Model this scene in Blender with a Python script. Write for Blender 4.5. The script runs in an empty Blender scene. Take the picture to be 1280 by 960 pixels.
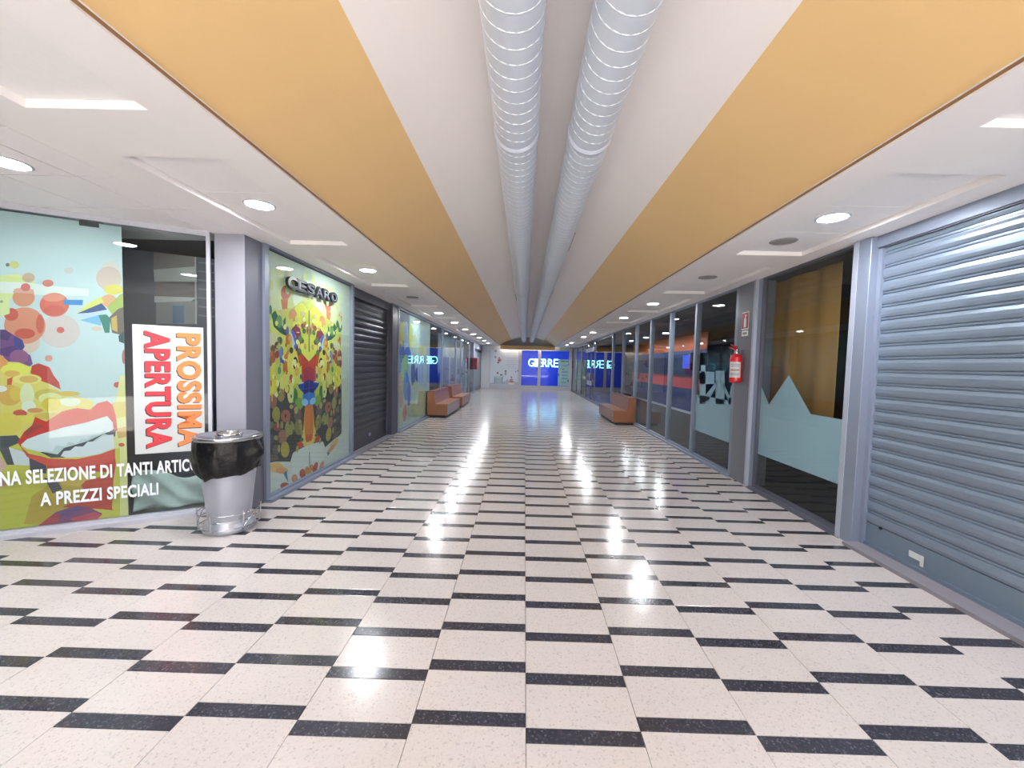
import bpy, math, random
from mathutils import Vector, Matrix
random.seed(7)
scene = bpy.context.scene
C = scene.collection
PI = math.pi

# ------------------------------------------------------------------ camera
CX, CY, CH = -0.04606, -1.640619, 1.576988
FPX, PITCH, YAW, ROLL, PPX, PPY = 515.0, 0.052855, 0.009145, 0.025948, 650.5688, 483.5877

def cam_axes():
    cy, sy, cp, sp, cr, sr = math.cos(YAW), math.sin(YAW), math.cos(PITCH), math.sin(PITCH), math.cos(ROLL), math.sin(ROLL)
    rz = lambda v: Vector((cy*v[0]-sy*v[1], sy*v[0]+cy*v[1], v[2]))
    fwd, right, down = rz((0, cp, -sp)), rz((1, 0, 0)), rz((0, -sp, -cp))
    return right*cr - down*sr, down*cr + right*sr, fwd
AX, AY, AZ = cam_axes()
cam_data = bpy.data.cameras.new('camera')
cam = bpy.data.objects.new('camera', cam_data); C.objects.link(cam)
m3 = Matrix((AX, -AY, -AZ)).transposed()
cam.matrix_world = Matrix.Translation((CX, CY, CH)) @ m3.to_4x4()
cam_data.sensor_width = 36.0
cam_data.lens = FPX/1280*36
cam_data.shift_x = -(PPX-640)/1280
cam_data.shift_y = (PPY-480)/1280
cam_data.clip_start = 0.05
scene.camera = cam

# ------------------------------------------------------------------ world (daylight that comes in through the open end behind the camera) + exposure
world = bpy.data.worlds.new('world'); scene.world = world; world.use_nodes = True
bg = world.node_tree.nodes['Background']
bg.inputs[0].default_value = (0.98, 0.975, 1.0, 1); bg.inputs[1].default_value = 4.0
portal = bpy.data.lights.new('daylight_portal', 'AREA'); portal.shape = 'RECTANGLE'; portal.size = 6.5; portal.size_y = 3.4
portal.cycles.is_portal = True
po = bpy.data.objects.new('daylight_portal', portal); C.objects.link(po)
po.location = (-0.1, -3.38, 1.7); po.rotation_euler = (PI/2, 0, 0)
sun = bpy.data.lights.new('sun', 'SUN'); sun.energy = 40.0; sun.angle = 0.01; sun.color = (1.0, 0.98, 0.96)
so_ = bpy.data.objects.new('sun', sun); C.objects.link(so_); so_.rotation_euler = (math.radians(-14), math.radians(5), 0)   # stands over the building, shines only on the paving added outside
vs = scene.view_settings
vs.view_transform = 'Standard'; vs.look = 'None'; vs.gamma = 1.0; vs.use_curve_mapping = False
vs.exposure = 0.0
LAMP = 380.0

# ------------------------------------------------------------------ helpers
def lin(c):
    c = c/255.0
    return c/12.92 if c <= 0.04045 else ((c+0.055)/1.055)**2.4
def S(r, g, b): return (lin(r), lin(g), lin(b), 1.0)

def ray(x, y):
    return (AX*((x-PPX)/FPX) + AY*((y-PPY)/FPX) + AZ)
def onX(x, y, X):
    d = ray(x, y); t = (X-CX)/d.x; return Vector((X, CY+d.y*t, CH+d.z*t))
def onZ(x, y, Z):
    d = ray(x, y); t = (Z-CH)/d.z; return Vector((CX+d.x*t, CY+d.y*t, Z))

MATS = {}
def mat(name, col, rough=0.5, metal=0.0, spec=0.5, vary=0.04, scale=8.0, emit=None, estr=0.0, bump=0.0, coat=0.0):
    if name in MATS: return MATS[name]
    m = bpy.data.materials.new(name); m.use_nodes = True
    nt = m.node_tree; p = nt.nodes['Principled BSDF']
    p.inputs['Roughness'].default_value = rough; p.inputs['Metallic'].default_value = metal
    p.inputs['Specular IOR Level'].default_value = spec
    p.inputs['Coat Weight'].default_value = coat
    tc = nt.nodes.new('ShaderNodeTexCoord'); n = nt.nodes.new('ShaderNodeTexNoise')
    n.inputs['Scale'].default_value = scale; n.inputs['Detail'].default_value = 4
    nt.links.new(tc.outputs['Object'], n.inputs['Vector'])
    mx = nt.nodes.new('ShaderNodeMix'); mx.data_type = 'RGBA'
    mx.inputs['A'].default_value = tuple(max(0, c*(1-vary)) for c in col[:3])+(1,)
    mx.inputs['B'].default_value = tuple(min(1, c*(1+vary)) for c in col[:3])+(1,)
    nt.links.new(n.outputs['Fac'], mx.inputs['Factor'])
    nt.links.new(mx.outputs['Result'], p.inputs['Base Color'])
    if bump:
        b = nt.nodes.new('ShaderNodeBump'); b.inputs['Strength'].default_value = bump; b.inputs['Distance'].default_value = 0.01
        nt.links.new(n.outputs['Fac'], b.inputs['Height']); nt.links.new(b.outputs['Normal'], p.inputs['Normal'])
    if emit:
        p.inputs['Emission Color'].default_value = emit; p.inputs['Emission Strength'].default_value = estr
    MATS[name] = m
    return m

def terrazzo(name, base, chips, rough):
    m = bpy.data.materials.new(name); m.use_nodes = True; nt = m.node_tree; p = nt.nodes['Principled BSDF']
    p.inputs['Roughness'].default_value = rough
    p.inputs['Specular IOR Level'].default_value = 0.55
    g = nt.nodes.new('ShaderNodeNewGeometry')
    v = nt.nodes.new('ShaderNodeTexVoronoi'); v.inputs['Scale'].default_value = 130
    nt.links.new(g.outputs['Position'], v.inputs['Vector'])
    r = nt.nodes.new('ShaderNodeValToRGB'); r.color_ramp.interpolation = 'CONSTANT'
    sep = nt.nodes.new('ShaderNodeSeparateColor'); nt.links.new(v.outputs['Color'], sep.inputs['Color'])
    nt.links.new(sep.outputs['Red'], r.inputs['Fac'])
    el = r.color_ramp.elements; el[0].position = 0; el[0].color = base; el[1].position = 0.66; el[1].color = chips[0]
    for k, (pos, c) in enumerate(((0.82, chips[1]), (0.94, chips[2]))):
        e = el.new(pos); e.color = c
    n = nt.nodes.new('ShaderNodeTexNoise'); n.inputs['Scale'].default_value = 1.3; n.inputs['Detail'].default_value = 5
    nt.links.new(g.outputs['Position'], n.inputs['Vector'])
    mr = nt.nodes.new('ShaderNodeMapRange'); mr.inputs['From Min'].default_value = 0.35; mr.inputs['From Max'].default_value = 0.7
    mr.inputs['To Min'].default_value = 0.96; mr.inputs['To Max'].default_value = 1.03
    nt.links.new(n.outputs['Fac'], mr.inputs['Value'])
    hs = nt.nodes.new('ShaderNodeHueSaturation'); nt.links.new(r.outputs['Color'], hs.inputs['Color']); nt.links.new(mr.outputs['Result'], hs.inputs['Value'])
    nt.links.new(hs.outputs['Color'], p.inputs['Base Color'])
    MATS[name] = m
    return m

def glass(name, tint=(0.93, 0.97, 0.97, 1), ior=1.52, rough=0.0):
    m = bpy.data.materials.new(name); m.use_nodes = True; nt = m.node_tree
    nt.nodes.remove(nt.nodes['Principled BSDF']); out = nt.nodes['Material Output']
    t = nt.nodes.new('ShaderNodeBsdfTransparent'); t.inputs[0].default_value = tint
    gl = nt.nodes.new('ShaderNodeBsdfGlossy'); gl.inputs['Roughness'].default_value = rough
    fr = nt.nodes.new('ShaderNodeFresnel'); fr.inputs['IOR'].default_value = ior
    ge = nt.nodes.new('ShaderNodeNewGeometry')
    inv = nt.nodes.new('ShaderNodeMath'); inv.operation = 'SUBTRACT'; inv.inputs[0].default_value = 1
    nt.links.new(ge.outputs['Backfacing'], inv.inputs[1])
    mu = nt.nodes.new('ShaderNodeMath'); mu.operation = 'MULTIPLY'
    nt.links.new(fr.outputs[0], mu.inputs[0]); nt.links.new(inv.outputs[0], mu.inputs[1])
    mx = nt.nodes.new('ShaderNodeMixShader')
    nt.links.new(mu.outputs[0], mx.inputs[0]); nt.links.new(t.outputs[0], mx.inputs[1]); nt.links.new(gl.outputs[0], mx.inputs[2])
    nt.links.new(mx.outputs[0], out.inputs[0])
    MATS[name] = m
    return m

def print_mat():
    m = bpy.data.materials.new('printed_vinyl'); m.use_nodes = True; nt = m.node_tree; p = nt.nodes['Principled BSDF']
    a = nt.nodes.new('ShaderNodeAttribute'); a.attribute_name = 'ink'
    n = nt.nodes.new('ShaderNodeTexNoise'); n.inputs['Scale'].default_value = 3.0
    mr = nt.nodes.new('ShaderNodeMapRange'); mr.inputs['To Min'].default_value = 0.93; mr.inputs['To Max'].default_value = 1.05
    nt.links.new(n.outputs['Fac'], mr.inputs['Value'])
    hs = nt.nodes.new('ShaderNodeHueSaturation'); nt.links.new(a.outputs['Color'], hs.inputs['Color']); nt.links.new(mr.outputs['Result'], hs.inputs['Value'])
    nt.links.new(hs.outputs['Color'], p.inputs['Base Color']); p.inputs['Roughness'].default_value = 0.6
    MATS['print'] = m
    return m

class MB:
    """collects faces of one mesh"""
    def __init__(s): s.v = []; s.f = []; s.mi = []; s.smooth = []; s.cols = []
    def add(s, vs, fs, mi=0, smooth=False, col=None):
        o = len(s.v); s.v += [tuple(x) for x in vs]
        for f in fs: s.f.append([o+i for i in f]); s.mi.append(mi); s.smooth.append(smooth); s.cols.append(col)
        return s
    def box(s, x0, x1, y0, y1, z0, z1, mi=0):
        vs = [(x, y, z) for x in (x0, x1) for y in (y0, y1) for z in (z0, z1)]
        return s.add(vs, [(0,1,3,2), (4,6,7,5), (0,4,5,1), (2,3,7,6), (0,2,6,4), (1,5,7,3)], mi)
    def bevelbox(s, x0, x1, y0, y1, z0, z1, b=0.01, mi=0):
        # box with chamfered vertical edges and top/bottom edges
        def ringz(ins, z): 
            X0, X1, Y0, Y1 = x0+ins, x1-ins, y0+ins, y1-ins; c = b
            return [(X0+c,Y0,z),(X1-c,Y0,z),(X1,Y0+c,z),(X1,Y1-c,z),(X1-c,Y1,z),(X0+c,Y1,z),(X0,Y1-c,z),(X0,Y0+c,z)]
        return s.loft([ringz(b, z0), ringz(0, z0+b), ringz(0, z1-b), ringz(b, z1)], mi=mi)
    def loft(s, rings, closed=True, caps=True, mi=0, smooth=False, col=None):
        n = len(rings[0]); vs = [p for r in rings for p in r]; fs = []
        for k in range(len(rings)-1):
            for i in range(n if closed else n-1):
                j = (i+1) % n
                fs.append((k*n+i, k*n+j, (k+1)*n+j, (k+1)*n+i))
        s.add(vs, fs, mi, smooth, col)
        if caps and closed:
            if smooth:   # caps on vertices of their own, so that the sides keep their shading
                s.add(rings[0], [list(range(n))[::-1]], mi, False, col); s.add(rings[-1], [list(range(n))], mi, False, col)
            else:
                o = len(s.v)-len(vs)
                s.f.append([o+i for i in range(n)][::-1]); s.mi.append(mi); s.smooth.append(False); s.cols.append(col)
                s.f.append([o+(len(rings)-1)*n+i for i in range(n)]); s.mi.append(mi); s.smooth.append(False); s.cols.append(col)
        return s
    def lathe(s, prof, n=32, c=(0,0,0), mi=0, smooth=True, caps=True, jit=None):
        rings = [[(c[0]+r*math.cos(2*PI*i/n), c[1]+r*math.sin(2*PI*i/n), c[2]+z) for i in range(n)] for r, z in prof]
        return s.loft(rings, True, caps, mi, smooth)
    def tube(s, pts, r, n=8, mi=0, closed=False, smooth=True):
        pts = [Vector(p) for p in pts]; rings = []; N = len(pts); prev = None
        for i in range(N):
            a = pts[(i-1) % N] if (closed or i > 0) else pts[i]; b = pts[(i+1) % N] if (closed or i < N-1) else pts[i]
            t = (b-a).normalized()
            up = prev if prev is not None else (Vector((0,0,1)) if abs(t.z) < 0.9 else Vector((1,0,0)))
            e1 = (up - t*up.dot(t)).normalized(); e2 = t.cross(e1); prev = e1
            rr = r[i] if isinstance(r, (list, tuple)) else r
            rings.append([pts[i]+e1*(rr*math.cos(2*PI*k/n))+e2*(rr*math.sin(2*PI*k/n)) for k in range(n)])
        if closed: rings.append(rings[0])
        return s.loft(rings, True, not closed, mi, smooth)
    def prism(s, poly, axis, a, b, mi=0):
        """poly: list of 2D points; axis 'x': (y,z) extruded over x; 'y': (x,z); 'z': (x,y)"""
        def P(p, t): return (t, p[0], p[1]) if axis == 'x' else ((p[0], t, p[1]) if axis == 'y' else (p[0], p[1], t))
        n = len(poly); vs = [P(p, a) for p in poly]+[P(p, b) for p in poly]
        return s.add(vs, [list(range(n))[::-1], list(range(n, 2*n))]+[(i, (i+1) % n, n+(i+1) % n, n+i) for i in range(n)], mi)
    def mesh(s, name, mats):
        me = bpy.data.meshes.new(name); me.from_pydata(s.v, [], s.f)
        if not isinstance(mats, (list, tuple)): mats = [mats]
        for m in mats: me.materials.append(m)
        me.polygons.foreach_set('material_index', s.mi); me.polygons.foreach_set('use_smooth', s.smooth)
        if any(c is not None for c in s.cols):
            at = me.attributes.new('ink', 'FLOAT_COLOR', 'CORNER')
            data = []
            for p, c in zip(me.polygons, s.cols):
                data += list(c or (0.5,0.5,0.5,1))*p.loop_total
            at.data.foreach_set('color', data)
        me.validate(); me.update()
        import bmesh as _bm
        b = _bm.new(); b.from_mesh(me); _bm.ops.recalc_face_normals(b, faces=b.faces); b.to_mesh(me); b.free()
        return me
    def build(s, name, mats, parent=None):
        return link(name, s.mesh(name, mats), parent)

def link(name, me, parent=None, loc=None):
    o = bpy.data.objects.new(name, me); C.objects.link(o)
    if parent is not None: o.parent = parent
    if loc is not None: o.location = loc
    return o
def tag(o, label, cat=None, group=None, kind=None):
    o['label'] = label
    if cat: o['category'] = cat
    if group: o['group'] = group
    if kind: o['kind'] = kind
    return o
def empty(name, loc=(0,0,0), rz=0.0):
    o = bpy.data.objects.new(name, None); C.objects.link(o); o.location = loc; o.rotation_euler = (0,0,rz); o.empty_display_size = 0.1
    return o
def copy_tree(o, parent=None):
    c = o.copy(); C.objects.link(c); c.parent = parent
    for ch in list(o.children): copy_tree(ch, c)
    return c

class Plane:
    """vertical plane: origin O, reading direction u, normal n towards the hall"""
    def __init__(s, O, u):
        s.O = Vector((O[0], O[1], 0)); s.u = Vector((u[0], u[1], 0)).normalized(); s.n = Vector((s.u.y, -s.u.x, 0))
    def P(s, a, z, d=0.0): return s.O + s.u*a + Vector((0,0,z)) + s.n*d
    def at(s, x, y, d=0.0):
        """photograph pixel -> (a, z) on this plane"""
        r = ray(x, y); o = Vector((CX, CY, CH)); q = s.O + s.n*d - o
        t = (q.x*s.n.x+q.y*s.n.y)/(r.x*s.n.x+r.y*s.n.y); h = o + r*t
        return ((h-s.O).dot(s.u), h.z)
    def box(s, mb, a0, a1, d0, d1, z0, z1, mi=0):
        vs = [s.P(a, z, d) for a in (a0, a1) for d in (d0, d1) for z in (z0, z1)]
        return mb.add(vs, [(0,1,3,2), (4,6,7,5), (0,4,5,1), (2,3,7,6), (0,2,6,4), (1,5,7,3)], mi)

def text_mesh(txt, name, plane, a0, a1, z0, z1, d, depth, material, bold=0.0, rot=None):
    """lettering standing on a plane, fitted into the box a0..a1, z0..z1; rot: 'cw' reads from top to bottom"""
    cu = bpy.data.curves.new(name, 'FONT'); cu.body = txt; cu.size = 1.0; cu.extrude = 0.5; cu.offset = bold; cu.resolution_u = 3; cu.space_character = 1.0+bold*2.2
    o = bpy.data.objects.new(name, cu); C.objects.link(o)
    bpy.context.view_layer.update()
    me = bpy.data.meshes.new_from_object(o.evaluated_get(bpy.context.evaluated_depsgraph_get()))
    bpy.data.objects.remove(o)
    xs = [v.co.x for v in me.vertices]; ys = [v.co.y for v in me.vertices]
    x0, x1, y0, y1 = min(xs), max(xs), min(ys), max(ys)
    for v in me.vertices:
        fx = (v.co.x-x0)/(x1-x0); fy = (v.co.y-y0)/(y1-y0); fz = v.co.z+0.5
        if rot == 'cw': a, z = a0+(a1-a0)*fy, z1-(z1-z0)*fx
        else: a, z = a0+(a1-a0)*fx, z0+(z1-z0)*fy
        v.co = plane.P(a, z, d+depth*fz)
    me.materials.clear(); me.materials.append(material); me.name = name
    return me

def clip(poly, a0, a1, z0, z1):
    def cut(p, inside, inter):
        out = []
        for i in range(len(p)):
            A, B = p[i-1], p[i]
            if inside(B):
                if not inside(A): out.append(inter(A, B))
                out.append(B)
            elif inside(A): out.append(inter(A, B))
        return out
    def ia(v): return lambda A, B: (v, A[1]+(B[1]-A[1])*(v-A[0])/(B[0]-A[0]))
    def iz(v): return lambda A, B: (A[0]+(B[0]-A[0])*(v-A[1])/(B[1]-A[1]), v)
    for ins, it in ((lambda q: q[0] >= a0, ia(a0)), (lambda q: q[0] <= a1, ia(a1)), (lambda q: q[1] >= z0, iz(z0)), (lambda q: q[1] <= z1, iz(z1))):
        poly = cut(poly, ins, it)
        if len(poly) < 3: return []
    return poly
INK = [0.74]
def ink(r, g, b):
    c = S(r, g, b); k = INK[0]; return (c[0]*k, c[1]*k, c[2]*k, 1.0)
class Print:
    """a printed sheet: base sheet plus flat coloured shapes laid one over another"""
    def __init__(s, plane, a0, a1, z0, z1, d, base):
        s.p, s.a0, s.a1, s.z0, s.z1, s.d = plane, a0, a1, z0, z1, d; s.mb = MB(); s.k = 0
        plane.box(s.mb, a0, a1, d-0.004, d, z0, z1); s.mb.cols = [ink(*base)]*len(s.mb.f)
    def poly(s, pts, c):
        pts = clip(list(pts), s.a0, s.a1, s.z0, s.z1)
        if len(pts) < 3: return
        s.k += 1; d = s.d+0.000018*s.k
        s.mb.add([s.p.P(a, z, d) for a, z in pts], [list(range(len(pts)))], 0, False, ink(*c))
    def ell(s, a, z, ra, rz, c, rot=0.0, n=24):
        cr, sr = math.cos(rot), math.sin(rot)
        s.poly([(a+ra*math.cos(t)*cr-rz*math.sin(t)*sr, z+ra*math.cos(t)*sr+rz*math.sin(t)*cr) for t in [2*PI*i/n for i in range(n)]], c)
    def px(s, pts, c, mirror=None):
        q = [s.p.at(x, y, s.d) for x, y in pts]; s.poly(q, c)
        if mirror is not None: s.poly([(2*mirror-a, z) for a, z in q], c)
    def pxe(s, x, y, rx, ry, c, mirror=None, n=22):
        s.px([(x+rx*math.cos(2*PI*i/n), y+ry*math.sin(2*PI*i/n)) for i in range(n)], c, mirror)
    def build(s, name, parent=None):
        me = s.mb.mesh(name, MATS['print'])
        return link(name, me, parent)

# ------------------------------------------------------------------ materials
print_mat()
M_soffit = mat('white_plaster', S(238, 234, 234), 0.6, spec=0.3, vary=0.015)
M_vault = mat('vault_white_plaster', S(238, 232, 231), 0.55, spec=0.3, vary=0.015, scale=2)
M_yellow = mat('ochre_paint', S(228, 192, 138), 0.5, spec=0.35, vary=0.03, scale=2)
M_tilec = mat('ceiling_tile', S(236, 233, 234), 0.7, spec=0.2, vary=0.03, scale=30)
M_brown = mat('brown_shadow_line', S(150, 112, 80), 0.5)
M_white_t = terrazzo('terrazzo_white', S(190, 183, 180), (S(187, 180, 177), S(184, 177, 174), S(172, 165, 162)), 0.17)
M_black_t = terrazzo('terrazzo_black', S(48, 48, 57), (S(55, 55, 65), S(65, 65, 76), S(86, 86, 98)), 0.17)
M_grout = mat('grout', S(170, 158, 150), 0.8)
M_alu = mat('grey_aluminium', S(132, 141, 160), 0.42, 0.25, vary=0.03)
M_alu_l = mat('pale_aluminium', S(168, 174, 190), 0.42, 0.2, vary=0.03)
M_alu_d = mat('dark_aluminium', S(92, 94, 108), 0.45, 0.2, vary=0.04)
M_white_fr = mat('white_frame', S(184, 185, 196), 0.4, vary=0.02)
M_kerb = mat('kerb_stone', S(128, 124, 132), 0.45, vary=0.08, scale=20)
M_glass = glass('shop_glass')
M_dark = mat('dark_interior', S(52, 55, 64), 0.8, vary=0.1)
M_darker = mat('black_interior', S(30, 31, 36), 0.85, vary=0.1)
M_shutter = mat('zinc_shutter', S(140, 154, 172), 0.32, 0.55, vary=0.08, scale=5, bump=0.02)
M_shutter_d = mat('dark_shutter', S(74, 75, 84), 0.36, 0.5, vary=0.08, scale=5)
M_bar = mat('shutter_bar', S(122, 138, 156), 0.36, 0.5, vary=0.08, scale=5)
M_duct = mat('galvanised_duct', S(200, 207, 221), 0.4, 0.05, vary=0.04, scale=6)
M_seam = mat('duct_seam', S(226, 232, 242), 0.4, 0.05, vary=0.02)
M_black = mat('black_rubber', S(22, 22, 26), 0.5)
M_bag = mat('black_bag', S(12, 12, 15), 0.33, spec=0.4, vary=0.2, scale=22, bump=0.9)
M_steel = mat('bin_steel', S(186, 190, 202), 0.34, 0.55, vary=0.04)
M_chrome = mat('chrome', S(215, 216, 220), 0.12, 1.0, vary=0.02)
M_wood = mat('bench_wood', S(142, 90, 62), 0.35, vary=0.12, scale=5, coat=0.2)
M_wood_e = mat('bench_edge', S(104, 64, 44), 0.4, vary=0.1)
M_toe = mat('bench_plinth', S(32, 28, 28), 0.5)
M_red = mat('red_enamel', S(205, 32, 42), 0.25, vary=0.05, coat=0.4)
M_red_d = mat('red_cabinet', S(168, 34, 44), 0.35)
M_paper = mat('white_paper', S(196, 200, 200), 0.6, vary=0.03)
M_letter_w = mat('white_vinyl', S(236, 240, 246), 0.5, vary=0.01)
M_letter_r = mat('red_ink', S(205, 50, 62), 0.5, vary=0.03)
M_letter_o = mat('orange_ink', S(232, 128, 68), 0.5, vary=0.03)
M_letter_k = mat('black_ink', S(38, 38, 42), 0.5)
M_film = mat('frosted_film', S(160, 184, 198), 0.55, vary=0.03)
M_curtain = mat('ochre_curtain', S(158, 118, 68), 0.75, vary=0.12, scale=3)
M_emit = mat('lamp_lens', S(255, 255, 255), 0.4, emit=(0.93, 0.96, 1.0, 1), estr=LAMP)
M_off = mat('unlit_grille', S(150, 146, 146), 0.6, vary=0.1, scale=60)

# ------------------------------------------------------------------ layout constants
XL, XR = -2.86, 3.08          # glass lines of the two shop fronts
ZS = 2.80                     # soffit height
YB, YE = -3.4, 25.5           # open end behind the camera, back wall
W, PP, BB = 0.5, 0.322467, 0.075665
VX, VH = 0.10, 1.77           # vault centre and half width
ANG = Plane((-4.462, 1.739), (0.8703, 0.4926))     # slanted shop front
LW = Plane((XL, 0), (0, 1))                        # left glass line
RW = Plane((XR, 0), (0, -1))                       # right glass line (a = -Y)
BW = Plane((0, YE), (1, 0))                        # back wall

# ------------------------------------------------------------------ floor
floor = MB().box(-6.6, 6.3, YB, 29.0, -0.20, -0.012).build('floor', M_grout)
tag(floor, 'polished terrazzo floor of cream tiles with staggered black strips', 'floor', kind='structure')
def tile_mesh(name, w, l, m):
    g = 0.0012; b = 0.0015; h = 0.02
    r = lambda i, z: [(g+i, g+i, z), (w-g-i, g+i, z), (w-g-i, l-g-i, z), (g+i, l-g-i, z)]
    mb = MB().loft([r(0, -h), r(0, -b), r(b, 0)], True, True)
    return mb.mesh(name, m)
wt = tile_mesh('cream_tile', W, PP-BB, M_white_t); bt = tile_mesh('black_tile', W, BB, M_black_t)
cand = {'cream_tile': [], 'black_tile': []}
for i in range(-13, 7):
    off = 0.0 if i % 2 == 0 else BB
    for k in range(-22, 82):
        x0 = i*W; y0 = k*PP+off
        for kind, yy, ll in (('black_tile', y0, BB), ('cream_tile', y0+BB, PP-BB)):
            a, b = x0, x0+W
            if yy > 2.4: a, b = max(a, XL), min(b, 3.2)
            else: b = min(b, 3.2)
            if b-a < 0.02 or yy+ll > YE+0.3 or yy < YB: continue
            d = Vector((x0+W/2-CX, yy-CY)); dep = yy+ll/2-CY
            vis = dep > 0.9 and abs((x0+W/2-CX)/dep) < 1.32 and CH/dep < 0.98 and not (x0 < -2.9 and yy > 1.739+(x0+0.25+4.462)*0.566)
            cand[kind].append((not vis, dep*dep+(x0-CX)**2*0.5, a, b, yy, ll, abs(b-a-W) < 1e-6))
for kind, base in (('cream_tile', wt), ('black_tile', bt)):
    L = sorted(cand[kind]); n = 0; rest = MB(); special = {}
    for (nv, dd, a, b, yy, ll, full) in L:
        if n < 300 and not nv:
            if full: me = base
            else:
                key = round(b-a, 3)
                me = special.get(key) or tile_mesh(kind, b-a, ll, base.materials[0]); special[key] = me
            link(kind, me, floor, (a, yy, 0)); n += 1
        else:
            g = 0.0012; h = 0.02; z = 0.0
            rest.add([(a+g, yy+g, z), (b-g, yy+g, z), (b-g, yy+ll-g, z), (a+g, yy+ll-g, z), (a+g, yy+g, -h), (b-g, yy+g, -h), (b-g, yy+ll-g, -h), (a+g, yy+ll-g, -h)],
                     [(0,1,2,3), (4,5,1,0), (5,6,2,1), (6,7,3,2), (7,4,0,3)])
    o = rest.build(kind+'_field', base.materials[0], floor); o['kind'] = 'stuff'

tag(MB().box(-14, 14, -26.0, YB-0.1, -0.3, -0.03).build('bounce_paving', mat('pale_paving', S(205, 200, 192), 0.8)), 'unseen pale paving added to bounce sunlight into the open end of the hall', 'ground', kind='structure')  # added outside to bounce sunlight up onto the vault
tag(MB().box(-16, 16, -14.4, -14.0, -0.05, 4.6).build('added_screen_wall', mat('screen_wall_render', S(128, 124, 120), 0.8)), 'unseen plain facade added outside to dim reflections in the glass', 'wall', kind='structure')  # unseen facade added to keep bright daylight out of the glass reflections

# ------------------------------------------------------------------ ceiling: barrel vault, ochre panels, soffits with coffers
RISE = 0.56; RV = (VH*VH+RISE*RISE)/(2*RISE); ZA = 3.40
def vz(x): return ZA-(RV-math.sqrt(RV*RV-x*x))
def vault_strip(x0, x1, n, th=0.05):
    mb = MB(); rings = []
    xs = [x0+(x1-x0)*i/n for i in range(n+1)]
    for y in (YB, 0, 6, 12, 18, YE+0.05):
        rings.append([(VX+x, y, vz(x)) for x in xs]+[(VX+x, y, vz(x)+th) for x in xs[::-1]])
    return mb.loft(rings, True, True, smooth=False)
XI = 1.04
ceiling = vault_strip(-XI, XI, 18).build('ceiling', M_vault)
for p in ceiling.data.polygons: p.use_smooth = False
tag(ceiling, 'white barrel vaulted ceiling with ochre side bands and flat white soffits', 'ceiling', kind='structure')
for s in (-1, 1):
    o = vault_strip(*(sorted((s*XI, s*(VH+0.05)))), 10).build('ochre_band', M_yellow, ceiling)
    tag(o, 'ochre painted band of the vault')
COF = [(0.95-2.333*1+2.333*k, 2.80-2.333+2.333*k) for k in range(0, 11)]
REC = 0.042
def soffit(s):
    if s < 0: xi, xo, c0, c1 = -1.67, -2.90, -1.96, -2.58
    else: xi, xo, c0, c1 = 1.87, 3.14, 2.15, 2.84
    lo = lambda a, b: (min(a, b), max(a, b))
    mb = MB(); T = 0.14
    mb.box(*lo(xi, c0), YB, YE, ZS, ZS+T); mb.box(*lo(c1, xo), YB, YE, ZS, ZS+T)
    y = YB
    for (a, b) in COF:
        if a > y: mb.box(*lo(c0, c1), y, a, ZS, ZS+T)
        y = b
    mb.box(*lo(c0, c1), y, YE, ZS, ZS+T)
    o = mb.build('soffit', M_soffit, ceiling); tag(o, 'flat white soffit with recessed coffers')
    x0, x1 = lo(c0, c1); base = None
    for (a, b) in COF:
        if b < -9: 
            MB().box(x0, x1, a, b, ZS+REC, ZS+REC+0.02).build('coffer_tile', M_tilec, o); continue
        for t in range(3):
            l = (b-a)/3
            if base is None:
                q = lambda i, z: [(i, i, z), (x1-x0-i, i, z), (x1-x0-i, l-i, z), (i, l-i, z)]
                base = MB().loft([q(0.004, 0.0), q(0.001, 0.003), q(0.001, 0.02)]).mesh('coffer_tile', M_tilec)
            link('coffer_tile', base, o, (x0, a+t*l, ZS+REC))
    # shadow line between soffit and vault, painted as a thin brown strip
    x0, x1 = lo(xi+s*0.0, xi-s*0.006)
    MB().box(x0, x1, YB, YE, ZS+0.012, ZS+0.026).build('shadow_strip', M_brown, o)
    return o
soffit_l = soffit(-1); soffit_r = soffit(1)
# fill between soffit top edge and vault
# shop ceilings and the tiled ceiling over the alcove on the left
alc = MB()
alc.box(-6.6, -2.90, 2.75, 29.0, ZS, ZS+0.14); alc.box(3.14, 6.3, YB, 29.0, ZS, ZS+0.14)
o = alc.build('shop_ceiling', M_dark, ceiling)
gx = [-6.6, -6.42, -5.89, -5.36, -4.83, -4.30, -3.71, -3.18, -2.90]; gy = [YB, -2.9, -2.3, -1.7, -1.1, -0.55, 0.05, 0.65, 1.25, 1.85, 2.45, 2.75]
alcove = MB().box(-6.6, -2.88, YB, 2.75, ZS+0.03, ZS+0.14).build('alcove_ceiling', M_off, ceiling)
for i in range(len(gx)-1):
    for j in range(len(gy)-1):
        if gy[j] > 2.0 or gy[j] < -2.5 and j % 2: pass
        b = 0.005
        MB().box(gx[i]+b, gx[i+1]-b, gy[j]+b, gy[j+1]-b, ZS+0.001, ZS+0.03).build('alcove_tile', M_tilec, alcove)

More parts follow.
